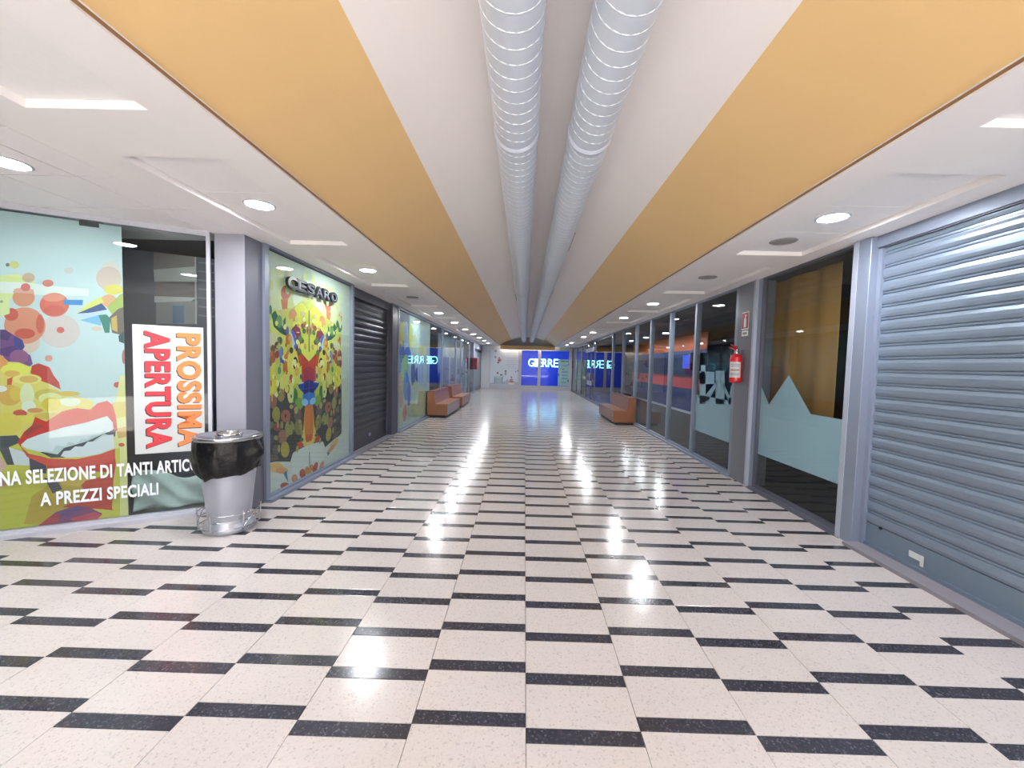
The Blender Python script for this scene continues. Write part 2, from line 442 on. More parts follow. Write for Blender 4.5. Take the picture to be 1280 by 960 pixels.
# ------------------------------------------------------------------ walls (shell)
wl = MB()
wl.box(-6.6, -6.5, YB, 29.0, 0, 2.95); wl.box(-6.6, -3.3, YB-0.1, YB, 0, 2.95)  # second box: unseen wall added to cut daylight and its reflection in slanted glass
wl.box(-6.5, XL-0.30, 5.02, 5.10, 0, ZS); wl.box(-6.5, XL-0.3, 7.05, 7.35, 0, ZS); wl.box(-6.5, XL-0.3, 13.0, 13.1, 0, ZS); wl.box(-6.5, XL-0.02, 20.9, 21.0, 0, ZS)
tag(wl.build('wall_left', M_dark), 'dark inner walls of the poster shops, with an added unseen end wall', 'wall', kind='structure')
wr = MB()
wr.box(6.2, 6.3, YB, 29.0, 0, 2.95)
wr.box(3.10, 6.2, 2.14, 2.26, 0, ZS); wr.box(3.12, 6.2, 4.14, 4.26, 0, ZS); wr.box(XR+0.1, 6.2, 21.5, 21.6, 0, ZS); wr.box(3.10, 3.25, YB, -2.2, 0, ZS)
tag(wr.build('wall_right', M_darker), 'dark inner walls of the shops behind the film covered glass', 'wall', kind='structure')
wb = MB()
wb.box(-6.6, 6.3, 28.9, 29.0, 0, 2.95); wb.box(-2.95, 3.2, YE, YE+0.15, 2.56, 3.6); wb.box(-2.95, -2.36, YE, YE+0.15, 0, 2.56); wb.box(-6.5, -2.9, YE+0.1, YE+0.2, 0, 2.8); wb.box(3.2, 6.2, YE+0.1, YE+0.2, 0, 2.8)
tag(wb.build('wall_back', mat('end_wall', S(206, 208, 216), 0.6)), 'pale end wall of the hall around the blue lit window', 'wall', kind='structure')
roof = MB().box(-6.6, 6.3, YB, 29.0, 3.62, 3.72).build('roof_slab', M_dark, ceiling)
tag(MB().box(-1.66, 1.86, YE-0.46, YE-0.40, 2.57, 2.80).box(-1.66, 1.86, YE-0.46, YE+0.0, 2.80, 2.83).build('trim_1', M_yellow), 'ochre beam across the far end above the blue window', 'beam', kind='structure')  # set forward to hide the added lamp; unseen top board blocks its upward light

# pillars
def pillar(x0, x1, y0, y1, m, label, z1=ZS, parts=()):
    o = MB().bevelbox(x0, x1, y0, y1, 0, z1, 0.004).build('pillar', m); tag(o, label, 'pillar', kind='structure')
    for (a, b, c, d, mm) in parts: MB().box(a, b, c, d, 0.002, z1-0.002).build('cover_strip', mm, o)
    return o
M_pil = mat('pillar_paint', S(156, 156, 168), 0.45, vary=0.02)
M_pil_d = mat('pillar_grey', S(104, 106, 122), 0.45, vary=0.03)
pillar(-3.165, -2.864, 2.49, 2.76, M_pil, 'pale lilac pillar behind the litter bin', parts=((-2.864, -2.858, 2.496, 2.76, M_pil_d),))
pillar(XL-0.3, XL+0.02, 7.03, 7.40, mat('pillar_dark', S(72, 70, 84), 0.45), 'dark grey pillar between the dark shutter and the abstract poster window')
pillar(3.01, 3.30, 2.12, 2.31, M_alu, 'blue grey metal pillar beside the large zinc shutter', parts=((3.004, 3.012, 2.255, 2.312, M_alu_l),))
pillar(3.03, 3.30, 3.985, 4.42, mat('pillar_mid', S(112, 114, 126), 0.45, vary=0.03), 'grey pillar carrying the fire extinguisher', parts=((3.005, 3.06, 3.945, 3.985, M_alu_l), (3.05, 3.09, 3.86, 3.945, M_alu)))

# ------------------------------------------------------------------ shop windows
WN = [0]
def shop_window(plane, a0, a1, label, mull=(), head=(2.73, ZS), sill=0.06, fr=M_alu, kerb=True, dm=0.03, headm=None, mw=0.045, ends=True, z1=None):
    """frame (mesh) > panes and mullions; a along the plane"""
    WN[0] += 1
    mb = MB(); f = mw/2
    plane.box(mb, a0, a1, -0.03, 0.03, 0.0, sill)
    if kerb: plane.box(mb, a0, a1, 0.03, 0.09, 0.0, 0.035)
    plane.box(mb, a0, a1, -0.03, 0.03, head[0], head[1])
    root = mb.build('window_%d' % WN[0], fr); tag(root, label, 'window', kind='structure')
    cuts = [a0]+list(mull)+[a1]
    for m in (cuts if ends else cuts[1:-1]):
        ma = min(max(m, a0+f), a1-f); b = MB(); plane.box(b, ma-f, ma+f, -dm, dm, sill, head[0]); b.build('mullion', fr, root)
    for i in range(len(cuts)-1):
        b = MB(); plane.box(b, cuts[i]+f, cuts[i+1]-f, -0.005, 0.005, sill, head[0]); b.build('pane', M_glass, root)
    return root
# left side
w_ang = shop_window(ANG, -2.35, 1.47, 'slanted shop window with the big lips poster and opening soon sheet', mull=(), head=(2.755, 2.84), sill=0.055, fr=M_white_fr, mw=0.03)
w_ces = shop_window(LW, 2.765, 5.06, 'shop window with the mirrored colourful poster under black letters', head=(2.775, ZS), fr=M_alu, mw=0.07)
w_l3 = shop_window(LW, 7.42, 20.9, 'long glass shop front behind the two wooden benches', mull=(12.35, 14.99, 16.4, 17.6, 19.1), head=(2.74, ZS), fr=M_alu, mw=0.06)
# right side (a = -Y)
w_r1 = shop_window(RW, -3.86, -2.31, 'shop window with frosted mountain film and ochre curtain behind', head=(2.775, ZS), fr=M_alu_d, mw=0.03)
w_r2 = shop_window(RW, -13.05, -4.42, 'row of tall glass panes in front of the blue and red shop', mull=(-11.47, -10.0, -8.61, -7.24, -5.92), head=(2.77, ZS), fr=M_alu, mw=0.075, dm=0.045)
w_r3 = shop_window(RW, -25.45, -13.05, 'far glass front with entrance doors past the single bench', mull=(-23.0, -21.0, -19.2, -17.8, -16.7), head=(2.70, ZS), fr=M_alu_d, mw=0.06)
# back
w_b = shop_window(BW, -0.46, 3.06, 'blue lit shop window across the end of the hall', mull=(0.91,), head=(2.55, 2.60), sill=0.25, fr=M_white_fr, mw=0.2, kerb=False)

# lower dark infill and inner floors of right shops
# ------------------------------------------------------------------ right: near zinc roller shutter
def shutter(name, plane, a0, a1, z0, z1, d, m, mbar, label, bar=0.20, pitch=0.115, rail=M_alu, hood=0.10, extra=None):
    root = empty(name, plane.P((a0+a1)/2, 0, d)); tag(root, label, 'shutter')
    def add(mb, n, mm, par=root):
        o = mb.build(n, mm, par); 
        o.matrix_parent_inverse = Matrix.Translation(-root.location) if par is root else Matrix.Identity(4)
        return o
    prof = [(0.0, 0.001), (0.003, 0.013), (0.028, 0.020), (0.055, 0.021), (0.080, 0.015), (0.086, 0.001), (0.0905, 0.001), (0.094, 0.011), (0.105, 0.012), (0.1095, 0.001), (0.115, 0.001)]
    n = int((z1-z0-bar)/pitch+0.999); base = None
    mb = MB(); pts = [(dd, zz*pitch/0.115) for zz, dd in prof]
    ring = lambda a: [plane.P(a, zz, d+dd)-plane.P(0,0,0)+plane.O for dd, zz in pts]+[plane.P(a, zz, d-0.004) for dd, zz in pts[::-1]]
    mb.loft([ring(a0+0.02), ring(a1-0.02)])
    me = mb.mesh('slat', m)
    for k in range(n):
        o = link('slat', me, root); o.matrix_parent_inverse = Matrix.Translation(-root.location); o.location = (0, 0, z0+bar+k*pitch)
    b = MB(); plane.box(b, a0+0.02, a1-0.02, d-0.004, d+0.012, z0, z0+bar-0.004); plane.box(b, a0+0.02, a1-0.02, d-0.01, d+0.03, z0, z0+0.03)
    bo = add(b, 'bottom_bar', mbar)
    for (p0, p1) in ((a0, a0+0.04), (a1-0.04, a1)):
        b = MB(); plane.box(b, p0, p1, d-0.03, d+0.04, 0.0, z1); add(b, 'guide_rail', rail)
    b = MB(); plane.box(b, a0, a1, d-0.03, d+0.06, z1-hood, z1); add(b, 'hood', rail)
    return root, bo, add
RS = Plane((3.12, 0), (0, -1))
sh, bar_o, add = shutter('roller_shutter', RS, -2.12, 2.2, 0.03, ZS, 0.0, M_shutter, M_bar, 'large zinc roller shutter with a white sticker, nearest the camera', bar=0.21, hood=0.10)
b = MB(); RS.box(b, -1.655, -1.53, 0.014, 0.016, 0.115, 0.165); RS.box(b, -1.56, -1.53, 0.0142, 0.0162, 0.08, 0.12); o = add(b, 'sticker', M_paper); o['label'] = 'torn white sticker'
b = MB(); b.tube([RS.P(-1.93, 0.232, 0.012), RS.P(-1.93, 0.232, 0.02)], 0.014, 12); add(b, 'lock', M_black)
tag(MB().box(2.93, 3.14, -2.2, 2.12, 0.0, 0.03).build('trim_2', M_kerb), 'worn stone threshold under the zinc shutter', 'threshold', kind='structure')
tag(MB().box(3.075, 3.095, -2.2, 2.12, ZS-0.11, ZS).build('trim_3', M_alu_d), 'dark grey lintel above the zinc shutter', 'lintel', kind='structure')

# left dark shutter
LS = Plane((XL-0.10, 0), (0, 1))
sh2, bar2, add2 = shutter('roller_shutter', LS, 5.07, 7.03, 0.03, ZS, 0.0, M_shutter_d, M_shutter_d, 'dark roller shutter between the colourful poster windows', bar=0.32, rail=M_alu_d, hood=0.16)
b = MB(); b.tube([LS.P(6.05, 0.20, 0.012), LS.P(6.05, 0.20, 0.03)], 0.03, 14); add2(b, 'lock', M_alu_l)
tag(MB().box(XL-0.08, XL+0.09, 5.06, 7.03, 0.0, 0.03).build('trim_4', M_kerb), 'stone threshold under the dark shutter', 'threshold', kind='structure')
sh3, bar3, add3 = shutter('roller_shutter', LS, 21.3, 25.4, 0.03, 2.45, 0.0, mat('pale_shutter', S(150, 168, 182), 0.4, 0.3), M_alu, 'pale roller shutter beside the far end wall', bar=0.2, rail=M_black, hood=0.12)
tag(MB().box(XL-0.1, XL+0.0, 21.0, 25.5, 2.45, ZS).build('trim_5', M_alu), 'grey panel above the far pale shutter', 'panel', kind='structure')

# ------------------------------------------------------------------ ducts
def duct(x, label, slot):
    root = empty('air_duct', (x, 0, 3.2)); tag(root, label, 'duct', 'round ducts under the vault')
    R = 0.148
    joints = [-3.4, 1.3, 7.3, 13.3, 19.3, 25.2]
    for k in range(len(joints)-1):
        y0, y1 = joints[k], joints[k+1]; n = 40
        rings = [[(R*math.cos(2*PI*i/n), y, R*math.sin(2*PI*i/n)) for i in range(n)] for y in (y0, y1)]
        sec = MB().loft(rings, True, True, smooth=True).build('duct_section', M_duct, root)
        pts = []; t = y0+0.05
        while t < y1-0.06:
            an = 2*PI*(t-y0)/0.1
            pts.append(((R+0.0005)*math.cos(an), t, (R+0.0005)*math.sin(an))); t += 0.1/20
        mb = MB(); rings = []
        for p in pts:
            rad = Vector((p[0], 0, p[2])).normalized(); c = Vector(p)
            rings.append([c+Vector((0,-0.006,0)), c+rad*0.002, c+Vector((0,0.006,0)), c-rad*0.002])
        mb.loft(rings, True, True, smooth=True); mb.build('spiral_seam', M_seam, sec)
        prof = [(R+0.001, y1-0.035), (R+0.006, y1-0.03), (R+0.006, y1-0.012), (R+0.010, y1-0.008), (R+0.010, y1+0.008), (R+0.006, y1+0.012), (R+0.001, y1+0.02)]
        rings = [[(r*math.cos(2*PI*i/n), y, r*math.sin(2*PI*i/n)) for i in range(n)] for r, y in prof]
        if y1 < 25: MB().loft(rings, True, False, smooth=True).build('joint_collar', M_duct, root)
        ym = (y0+y1)/2
        MB().box(-0.012, 0.012, ym-0.015, ym+0.015, R-0.005, vz(x-VX)-3.2+0.01).build('hanger', M_alu, root)
    for (s, y0, y1) in slot:
        mb = MB(); an = math.radians(15)
        mb.box(min(s*R*0.985, s*(R+0.012)), max(s*R*0.985, s*(R+0.012)), y0, y1, -0.012, 0.016); mb.build('air_slot', M_black, root)
    return root
duct(-0.145, 'round grey ventilation duct nearer the poster shops', [(-1, 8.0, 8.8)])
duct(0.365, 'round grey ventilation duct nearer the zinc shutter', [(1, 3.45, 4.25)])

# ------------------------------------------------------------------ downlights
def downlight(lit):
    root = empty('downlight', (0,0,0))
    n = 32
    ring = MB().lathe([(0.100, 0.004), (0.102, -0.006), (0.112, -0.008), (0.120, -0.003), (0.120, 0.004)], n, caps=False)
    ring.build('trim_ring', M_white_fr if lit else M_off, root)
    MB().lathe([(0.101, 0.003), (0.101, 0.0), (0.07, -0.003), (0.02, -0.005)], n).build('lens', M_emit if lit else M_off, root)
    return root
ORD = ['first', 'second', 'third', 'fourth', 'fifth', 'sixth', 'seventh', 'eighth', 'ninth', 'tenth', 'eleventh']
protos = {True: None, False: None}
def place_light(x, y, z, lit, label, group):
    if protos[lit] is None: protos[lit] = downlight(lit); r = protos[lit]
    else: r = copy_tree(protos[lit])
    r.location = (x, y, z); tag(r, label, 'light', group); return r
def ly(k): return 1.81+2.36*k
zc = ZS+REC-0.001
nl = nr = 0
for k in range(10):
    if k == 2: place_light(-2.27, 6.45, zc, False, 'unlit round downlight above the dark roller shutter', 'unlit downlights')
    else:
        place_light(-2.27, ly(k), zc, True, '%s lit downlight along the soffit above the poster shops' % ORD[nl], 'lit downlights over the poster shops'); nl += 1
    if k in (1,): place_light(2.42, 4.09, zc, False, 'unlit round downlight above the fire extinguisher pillar', 'unlit downlights')
    elif k in (4, 7): pass
    else:
        place_light(2.43, ly(k), zc, True, '%s lit downlight along the soffit above the film covered glass' % ORD[nr], 'lit downlights over the film glass'); nr += 1
place_light(2.43, 2.45, zc, False, 'round grey ceiling grille beside the bright downlight over the mountain film', 'unlit downlights')
place_light(-3.43, 1.06, ZS-0.001, True, 'lit downlight in the alcove tiles above the lips poster', 'lit downlights over the alcove')
place_light(-2.27, ly(0)-2.36, zc, True, 'lit downlight just behind the viewer over the alcove edge', 'lit downlights over the poster shops')
place_light(2.43, ly(0)-2.36, zc, True, 'lit downlight just behind the viewer over the zinc shutter', 'lit downlights over the film glass')

# ------------------------------------------------------------------ posters
DP = -0.016      # printed sheets sit just behind the glass
# 1: lips poster on the slanted window
a_r = ANG.at(156, 460, DP)[0]
p1 = Print(ANG, -2.2, a_r, 0.06, 2.742, DP, (196, 214, 217))
P = p1.px; E = p1.pxe
E(75, 414, 25, 21, (208, 194, 190)); E(75.6, 412.5, 4.8, 3.8, (200, 88, 76))
E(36, 428, 14, 13, (216, 192, 176)); E(31, 407, 26, 23, (214, 142, 116)); E(31, 417, 13, 6.5, (198, 92, 76)); E(14, 393, 9, 8, (200, 96, 80)); E(50, 405, 5, 12, (204, 104, 86))
P([(0, 345), (20, 342), (34, 348), (44, 352), (44, 362), (20, 372), (0, 372)], (214, 222, 150)); P([(0, 372), (12, 372), (12, 392), (0, 396)], (214, 222, 160))
P([(0, 352), (30, 353), (70, 358), (111, 361), (111, 370), (60, 369), (0, 366)], (222, 228, 222))  # pale band: reflection on the glass painted into the print
E(29.6, 372, 14, 11.5, (214, 146, 116)); P([(16, 366), (43, 367), (42, 362), (30, 359), (18, 361)], (222, 172, 152))
E(68, 381, 18.5, 15, (215, 106, 86)); E(67, 372, 14, 5, (222, 140, 118)); E(68, 388, 13, 6.5, (206, 92, 78))
P([(80, 374.5), (104, 375), (103, 381.5), (80, 381)], (50, 140, 205))
E(32, 359, 6, 5, (214, 120, 116)); E(35.6, 347, 8, 6, (196, 168, 138)); E(60, 354, 7, 4.6, (202, 118, 98)); E(18, 331, 6, 5, (206, 206, 128)); E(9.5, 331, 2.6, 2.3, (120, 122, 104)); E(86, 338, 6, 4, (206, 196, 194)); E(2, 377, 2, 1.6, (150, 152, 130))
E(138, 334, 11, 7, (214, 206, 196)); E(136, 348, 16, 15, (206, 186, 172)); E(142, 362, 12, 6.5, (218, 206, 92)); E(136, 376, 10, 8, (218, 168, 122))
P([(96, 391), (112, 378), (126, 371), (130, 378), (120, 383)], (214, 214, 110)); P([(96, 392), (127, 379), (134, 387), (112, 391)], (48, 82, 136)); P([(97, 393), (133, 388), (127, 396), (110, 399)], (192, 208, 234)); P([(100, 400), (127, 393), (126, 407), (110, 403)], (120, 182, 222))
P([(134, 384), (150, 368), (157, 366), (157, 384), (142, 396)], (166, 186, 92)); P([(123, 394), (133, 393), (138, 398), (137, 416), (131, 416), (127, 404)], (46, 126, 110)); P([(137, 396), (148, 386), (157, 383), (157, 420), (140, 416)], (112, 98, 92)); P([(139, 398), (146, 394), (147, 415), (140, 412)], (200, 168, 84)); P([(148, 420), (157, 412), (157, 430), (149, 427)], (36, 76, 78)); E(121, 411, 7, 3, (216, 194, 178))
P([(0, 412), (6, 412), (28, 425), (31, 433), (28, 438), (38, 444), (41, 455), (32, 462), (12, 456), (0, 440)], (118, 78, 128)); P([(0, 412), (7, 412), (14, 418), (10, 426), (0, 424)], (88, 62, 112)); P([(17, 420), (28, 425), (31, 433), (27, 440), (18, 434)], (78, 74, 142)); P([(0, 436), (16, 432), (26, 440), (10, 446), (0, 444)], (96, 62, 120)); E(24, 446, 12, 9, (146, 92, 132))
E(61, 448, 5, 4, (212, 150, 134))
P([(0, 443), (10, 452), (24, 453), (42, 460), (58, 478), (75, 489), (98, 496), (118, 502), (112, 525), (60, 540), (30, 560), (0, 552)], (224, 208, 112))
P([(0, 443), (10, 451), (8, 462), (0, 462)], (230, 158, 90)); P([(40, 457), (48, 454), (62, 459), (67, 469), (74, 478), (76, 487), (62, 480), (46, 474), (38, 466)], (194, 70, 60)); P([(9, 474), (16, 471), (14, 486), (9, 482)], (206, 98, 66)); E(20, 462, 19, 7.5, (228, 226, 98)); E(15, 467, 10, 4, (226, 178, 96)); E(34, 474, 18, 6.5, (232, 222, 130)); E(36, 474, 12, 4.5, (216, 178, 100)); E(12, 494, 16, 13, (216, 172, 88)); E(20, 492, 8, 9, (222, 190, 84)); E(34, 494, 9, 15, (222, 226, 180)); E(36, 508, 9, 7, (226, 234, 214)); E(60, 494, 17, 8, (206, 188, 92)); E(63, 498, 15, 7, (226, 228, 160)); E(64, 505, 12, 8.5, (222, 200, 74)); E(88, 502, 13, 6, (226, 232, 200)); E(25, 517, 9, 5, (204, 92, 74)); E(44, 513, 10, 3, (216, 150, 96)); E(30, 524, 22, 5, (226, 214, 96)); E(86, 492, 14, 3, (214, 188, 84)); E(8, 530, 20, 14, (222, 204, 92)); E(60, 520, 18, 4, (214, 190, 90)); E(0, 486, 9, 4, (222, 232, 232))
E(147, 481, 5, 3.6, (202, 86, 72)); E(155, 446, 2.5, 9, (180, 110, 96)); P([(150, 470), (160, 468), (164, 655), (146, 655), (142, 540), (145, 500)], (224, 222, 150)); P([(140, 503), (158, 502), (159, 520), (146, 523)], (218, 196, 96)); P([(145, 536), (162, 532), (162, 545), (148, 548)], (216, 170, 104)); E(152, 556, 4, 2.4, (206, 88, 66))
# lower half
P([(0, 545), (30, 552), (60, 570), (150, 560), (150, 655), (0, 668)], (204, 200, 84)); P([(30, 655), (40, 620), (70, 600), (110, 600), (112, 640), (80, 658)], (196, 170, 74)); P([(0, 600), (14, 602), (0, 610)], (222, 160, 140)); E(0, 560, 8, 10, (196, 206, 90))
P([(0, 545), (21, 544), (28, 552), (11, 559), (18, 581), (9, 581), (0, 563)], (84, 86, 92)); P([(11, 559), (36, 567), (38, 582), (18, 581)], (214, 220, 224)); P([(36, 567), (58, 572), (58, 592), (38, 590)], (86, 84, 92)); P([(0, 570), (9, 582), (0, 592)], (222, 180, 170)); P([(55, 597), (70, 599), (78, 611), (66, 617)], (84, 82, 90))
P([(60, 574), (100, 575), (125, 570), (143, 562), (145, 580), (142, 598), (140, 636), (143, 638), (104, 634), (92, 628), (118, 614), (100, 606), (140, 590), (58, 588)], (206, 66, 54)); P([(100, 603), (142, 592), (140, 637), (78, 634), (108, 620)], (200, 74, 58)); P([(70, 596), (112, 596), (100, 608), (78, 606)], (216, 186, 84))
P([(24, 556), (36, 567), (60, 573), (96, 574), (124, 568), (144, 561), (144, 574), (120, 582), (88, 585), (56, 581), (34, 571)], (216, 80, 66))
P([(22, 553), (30, 540), (40, 532), (44, 521), (58, 527), (78, 514), (96, 510), (113, 512), (122, 504), (134, 501), (141, 506), (145, 520), (147, 538), (142, 541), (134, 521), (108, 528), (80, 534), (50, 543), (26, 558)], (212, 60, 50)); P([(30, 540), (42, 530), (56, 532), (44, 538), (32, 546)], (170, 66, 62))
P([(48, 564), (72, 568), (80, 560), (108, 552), (145, 536), (144, 546), (130, 542), (110, 556), (80, 572), (64, 572)], (74, 74, 80))
P([(26, 556), (34, 549), (50, 543), (80, 534), (108, 528), (134, 520), (141, 528), (142, 536), (136, 540), (130, 538), (124, 544), (116, 544), (110, 549), (102, 549), (96, 555), (86, 552), (82, 558), (70, 557), (66, 564), (50, 565), (34, 561)], (222, 232, 236))
P([(76, 570), (80, 564), (88, 563), (94, 558), (104, 558), (110, 552), (120, 552), (128, 545), (142, 543), (143, 560), (126, 567), (104, 571), (84, 572)], (222, 230, 234))
P([(48, 657), (70, 640), (88, 634), (112, 634), (128, 642), (118, 654), (96, 655), (70, 657)], (136, 76, 116)); P([(48, 657), (66, 644), (76, 640), (72, 656)], (178, 72, 80)); P([(88, 648), (118, 640), (128, 643), (116, 654), (96, 655)], (196, 84, 96)); P([(70, 642), (96, 632), (108, 634), (86, 646)], (112, 80, 130))
o = p1.build('poster'); tag(o, 'large poster of open red lips, yellow swirls and bubbles behind slanted glass', 'poster')

# dark tape scrap at the top of the poster
b = MB(); ANG.box(b, ANG.at(98, 274)[0], ANG.at(123, 274)[0], -0.0125, -0.010, 2.705, 2.75); tag(b.build('tape_scrap', M_letter_k), 'dark scrap of tape above the lips poster', 'tape')

# opening sheet
s0, zt = ANG.at(165, 405, 0.01); s1, _ = ANG.at(252, 408, 0.01); _, zb = ANG.at(170, 568, 0.01)
b = MB(); ANG.box(b, s0, s1+0.012, 0.0065, 0.008, zb, zt)
sheet = b.build('opening_sheet', M_paper); tag(sheet, 'white sheet with tall red and orange letters taped to slanted glass', 'sign')
am = s0+(s1-s0)*0.58
me = text_mesh('APERTURA', 'red_letters', ANG, s0+(s1-s0)*0.16, s0+(s1-s0)*0.53, zb+0.05, zt-0.05, 0.0088, 0.001, M_letter_r, 0.045, 'cw'); link('red_letters', me, sheet)
me = text_mesh('PROSSIMA', 'orange_letters', ANG, s0+(s1-s0)*0.62, s0+(s1-s0)*0.99, zb+0.05, zt-0.06, 0.0088, 0.001, M_letter_o, 0.045, 'cw'); link('orange_letters', me, sheet)
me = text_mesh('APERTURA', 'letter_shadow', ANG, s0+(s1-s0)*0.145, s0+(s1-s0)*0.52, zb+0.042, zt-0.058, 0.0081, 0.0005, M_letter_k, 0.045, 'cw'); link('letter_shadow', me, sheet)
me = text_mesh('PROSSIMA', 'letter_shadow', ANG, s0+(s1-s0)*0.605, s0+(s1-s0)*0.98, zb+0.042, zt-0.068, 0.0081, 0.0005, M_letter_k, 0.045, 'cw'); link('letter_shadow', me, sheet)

# white lettering on the glass
l0 = ANG.at(0, 600, 0.006)[0]-0.065; l1 = ANG.at(258, 570, 0.006)[0]
vin = empty('window_lettering', ANG.P(0.5, 0.0)); tag(vin, 'white lettering across the glass below the lips poster', 'lettering')
me = text_mesh('UNA SELEZIONE DI TANTI ARTICOLI', 'text_line', ANG, l0, l1, 0.44, 0.565, 0.0062, 0.001, M_letter_w, 0.03)
o = link('text_line', me, vin); o.matrix_parent_inverse = Matrix.Translation(-vin.location)
me = text_mesh('A PREZZI SPECIALI', 'text_line', ANG, ANG.at(50, 620, 0.006)[0], ANG.at(198, 610, 0.006)[0], 0.235, 0.355, 0.0062, 0.001, M_letter_w, 0.03)
o = link('text_line', me, vin); o.matrix_parent_inverse = Matrix.Translation(-vin.location)

# crumpled grey paper inside the glass
mb = MB(); nx, nz = 14, 12; a0p = a_r+0.01; a1p = 1.44
vsx = []
for j in range(nz+1):
    for i in range(nx+1):
        fa, fz = i/nx, j/nz
        topz = 0.46+0.10*fa
        dd = -0.05-0.10*(1-fz)*abs(math.sin(fa*4.3+0.6))-0.05*math.sin(fa*7+fz*5)**2
        vsx.append(ANG.P(a0p+(a1p-a0p)*fa, 0.06+(topz-0.06)*fz*(0.82+0.18*math.sin(fa*5+1)), dd))
mb.add(vsx, [(j*(nx+1)+i, j*(nx+1)+i+1, (j+1)*(nx+1)+i+1, (j+1)*(nx+1)+i) for j in range(nz) for i in range(nx)], smooth=True)
o = mb.build('wrapping_paper', mat('grey_green_paper', S(172, 188, 184), 0.6, vary=0.12, scale=6)); so = o.modifiers.new('thick', 'SOLIDIFY'); so.thickness = 0.002
tag(o, 'crumpled grey green paper on the window floor behind the litter bin', 'paper')
# dark panel of grey shapes inside, seen between poster and pillar
IN = Plane(ANG.P(0, 0, -0.9)[:2], (0.8703, 0.4926))
INK[0] = 1.7
pi_ = Print(IN, 0.2, 2.3, 0.0, 2.72, 0.0, (70, 76, 88))
IP = pi_.px
IP([(192, 305), (245, 300), (245, 340), (192, 340)], (104, 100, 100)); IP([(192, 337), (245, 333), (246, 352), (193, 352)], (150, 152, 150)); IP([(194, 352), (246, 352), (246, 372), (194, 372)], (88, 82, 84)); IP([(193, 370), (247, 372), (226, 383), (211, 380), (193, 378)], (160, 162, 162)); IP([(195, 378), (247, 376), (246, 405), (195, 405)], (110, 112, 114)); IP([(216, 382), (230, 382), (230, 404), (216, 404)], (66, 92, 118)); IP([(243, 312), (245, 312), (246, 405), (244, 405)], (150, 150, 154))
for i in range(8): IP([(248, 316+i*11), (268, 318+i*11), (268, 320+i*11), (248, 318+i*11)], (98, 102, 112))
tag(pi_.build('shape_panel'), 'dark panel of grey shapes inside the slanted shop beside the lips poster', 'panel')
b = MB(); b.tube([IN.P(1.95, 1.75, 0.03), IN.P(2.25, 1.95, 0.03)], 0.012, 8); tag(b.build('pale_rail', M_paper), 'thin pale rail inside the slanted shop above the opening sheet', 'rail')

# 2: mirrored poster
Y0 = LW.at(386, 450, DP)[0]
INK[0] = 1.0
p2 = Print(LW, 2.80, 5.02, 0.06, 2.76, DP, (196, 206, 190))
mm = Y0
def M(pts, c): p2.px(pts, c, mm)
def EM(x, y, rx, ry, c): p2.pxe(x, y, rx, ry, c, mm)
def B(pts, c): p2.px(pts, c)
EM(345, 360, 14, 26, (206, 210, 168)); EM(370, 372, 22, 26, (212, 216, 150)); EM(384, 372, 18, 20, (222, 228, 200))
EM(330, 372, 4, 9, (186, 112, 96)); EM(357, 366, 6, 9, (206, 112, 98)); M([(351, 374), (360, 372), (359, 390), (353, 388)], (206, 128, 92))
M([(328, 392), (345, 388), (365, 385), (386, 372), (386, 470), (345, 500), (328, 470)], (202, 204, 98)); EM(380, 388, 4, 7, (214, 158, 108)); EM(376, 400, 10, 22, (224, 220, 92)); EM(383, 420, 8, 30, (206, 208, 84)); EM(366, 394, 5, 8, (214, 150, 104)); EM(344, 402, 8, 16, (208, 208, 110))
EM(333, 388, 7, 11, (62, 118, 88)); M([(339, 393), (344, 388), (348, 396), (354, 410), (358, 416), (358, 420), (350, 416), (342, 408)], (44, 98, 78)); M([(354, 400), (357, 396), (357, 412), (354, 408)], (58, 108, 78)); EM(349, 402, 4, 8, (104, 148, 90)); EM(333, 417, 4, 6.5, (210, 132, 96)); EM(340, 424, 9, 8, (206, 204, 160))
M([(364, 412), (370, 405), (375, 411), (378, 426), (376, 440), (370, 446), (368, 440), (372, 430), (370, 420)], (138, 62, 78)); M([(363, 412), (367, 414), (371, 424), (371, 434), (368, 438), (367, 426)], (92, 108, 192)); M([(362, 416), (365, 418), (369, 430), (366, 434), (364, 426)], (172, 202, 220)); EM(361, 428, 4.5, 11, (204, 180, 70)); EM(360, 424, 3, 7, (196, 116, 64)); EM(365, 444, 8, 8, (204, 128, 52)); EM(373, 450, 6, 9, (200, 92, 50))
for (x, y, rx, ry, c) in ((332, 438, 5, 8, (142, 72, 78)), (341, 436, 3, 5, (126, 74, 72)), (346, 432, 3, 5, (120, 70, 70)), (350, 426, 3, 5, (104, 92, 70)), (336, 452, 4, 10, (156, 92, 82)), (341, 446, 3.5, 8, (176, 98, 70)), (330, 452, 3, 9, (132, 66, 84)), (351, 442, 4, 9, (116, 128, 176)), (352, 455, 3.5, 8, (74, 92, 168)), (347, 452, 3, 8, (196, 186, 90))): EM(x, y, rx, ry, c)
EM(350, 470, 8, 17, (184, 200, 104)); EM(337, 476, 9, 18.5, (216, 206, 70)); EM(336, 484, 7, 9, (222, 212, 84)); EM(357, 460, 3.5, 9, (196, 112, 60)); EM(366, 455, 7, 20, (216, 206, 92)); EM(369, 454, 3, 8, (62, 60, 56)); EM(369, 454, 1.6, 5, (224, 224, 180)); EM(364, 438, 2.4, 4, (48, 44, 40)); EM(371, 464, 3, 6, (210, 172, 92)); EM(358, 478, 9, 10, (212, 206, 110))
M([(328, 490), (345, 498), (352, 488), (366, 492), (376, 484), (386, 482), (386, 580), (366, 577), (350, 581), (328, 578)], (62, 64, 64))
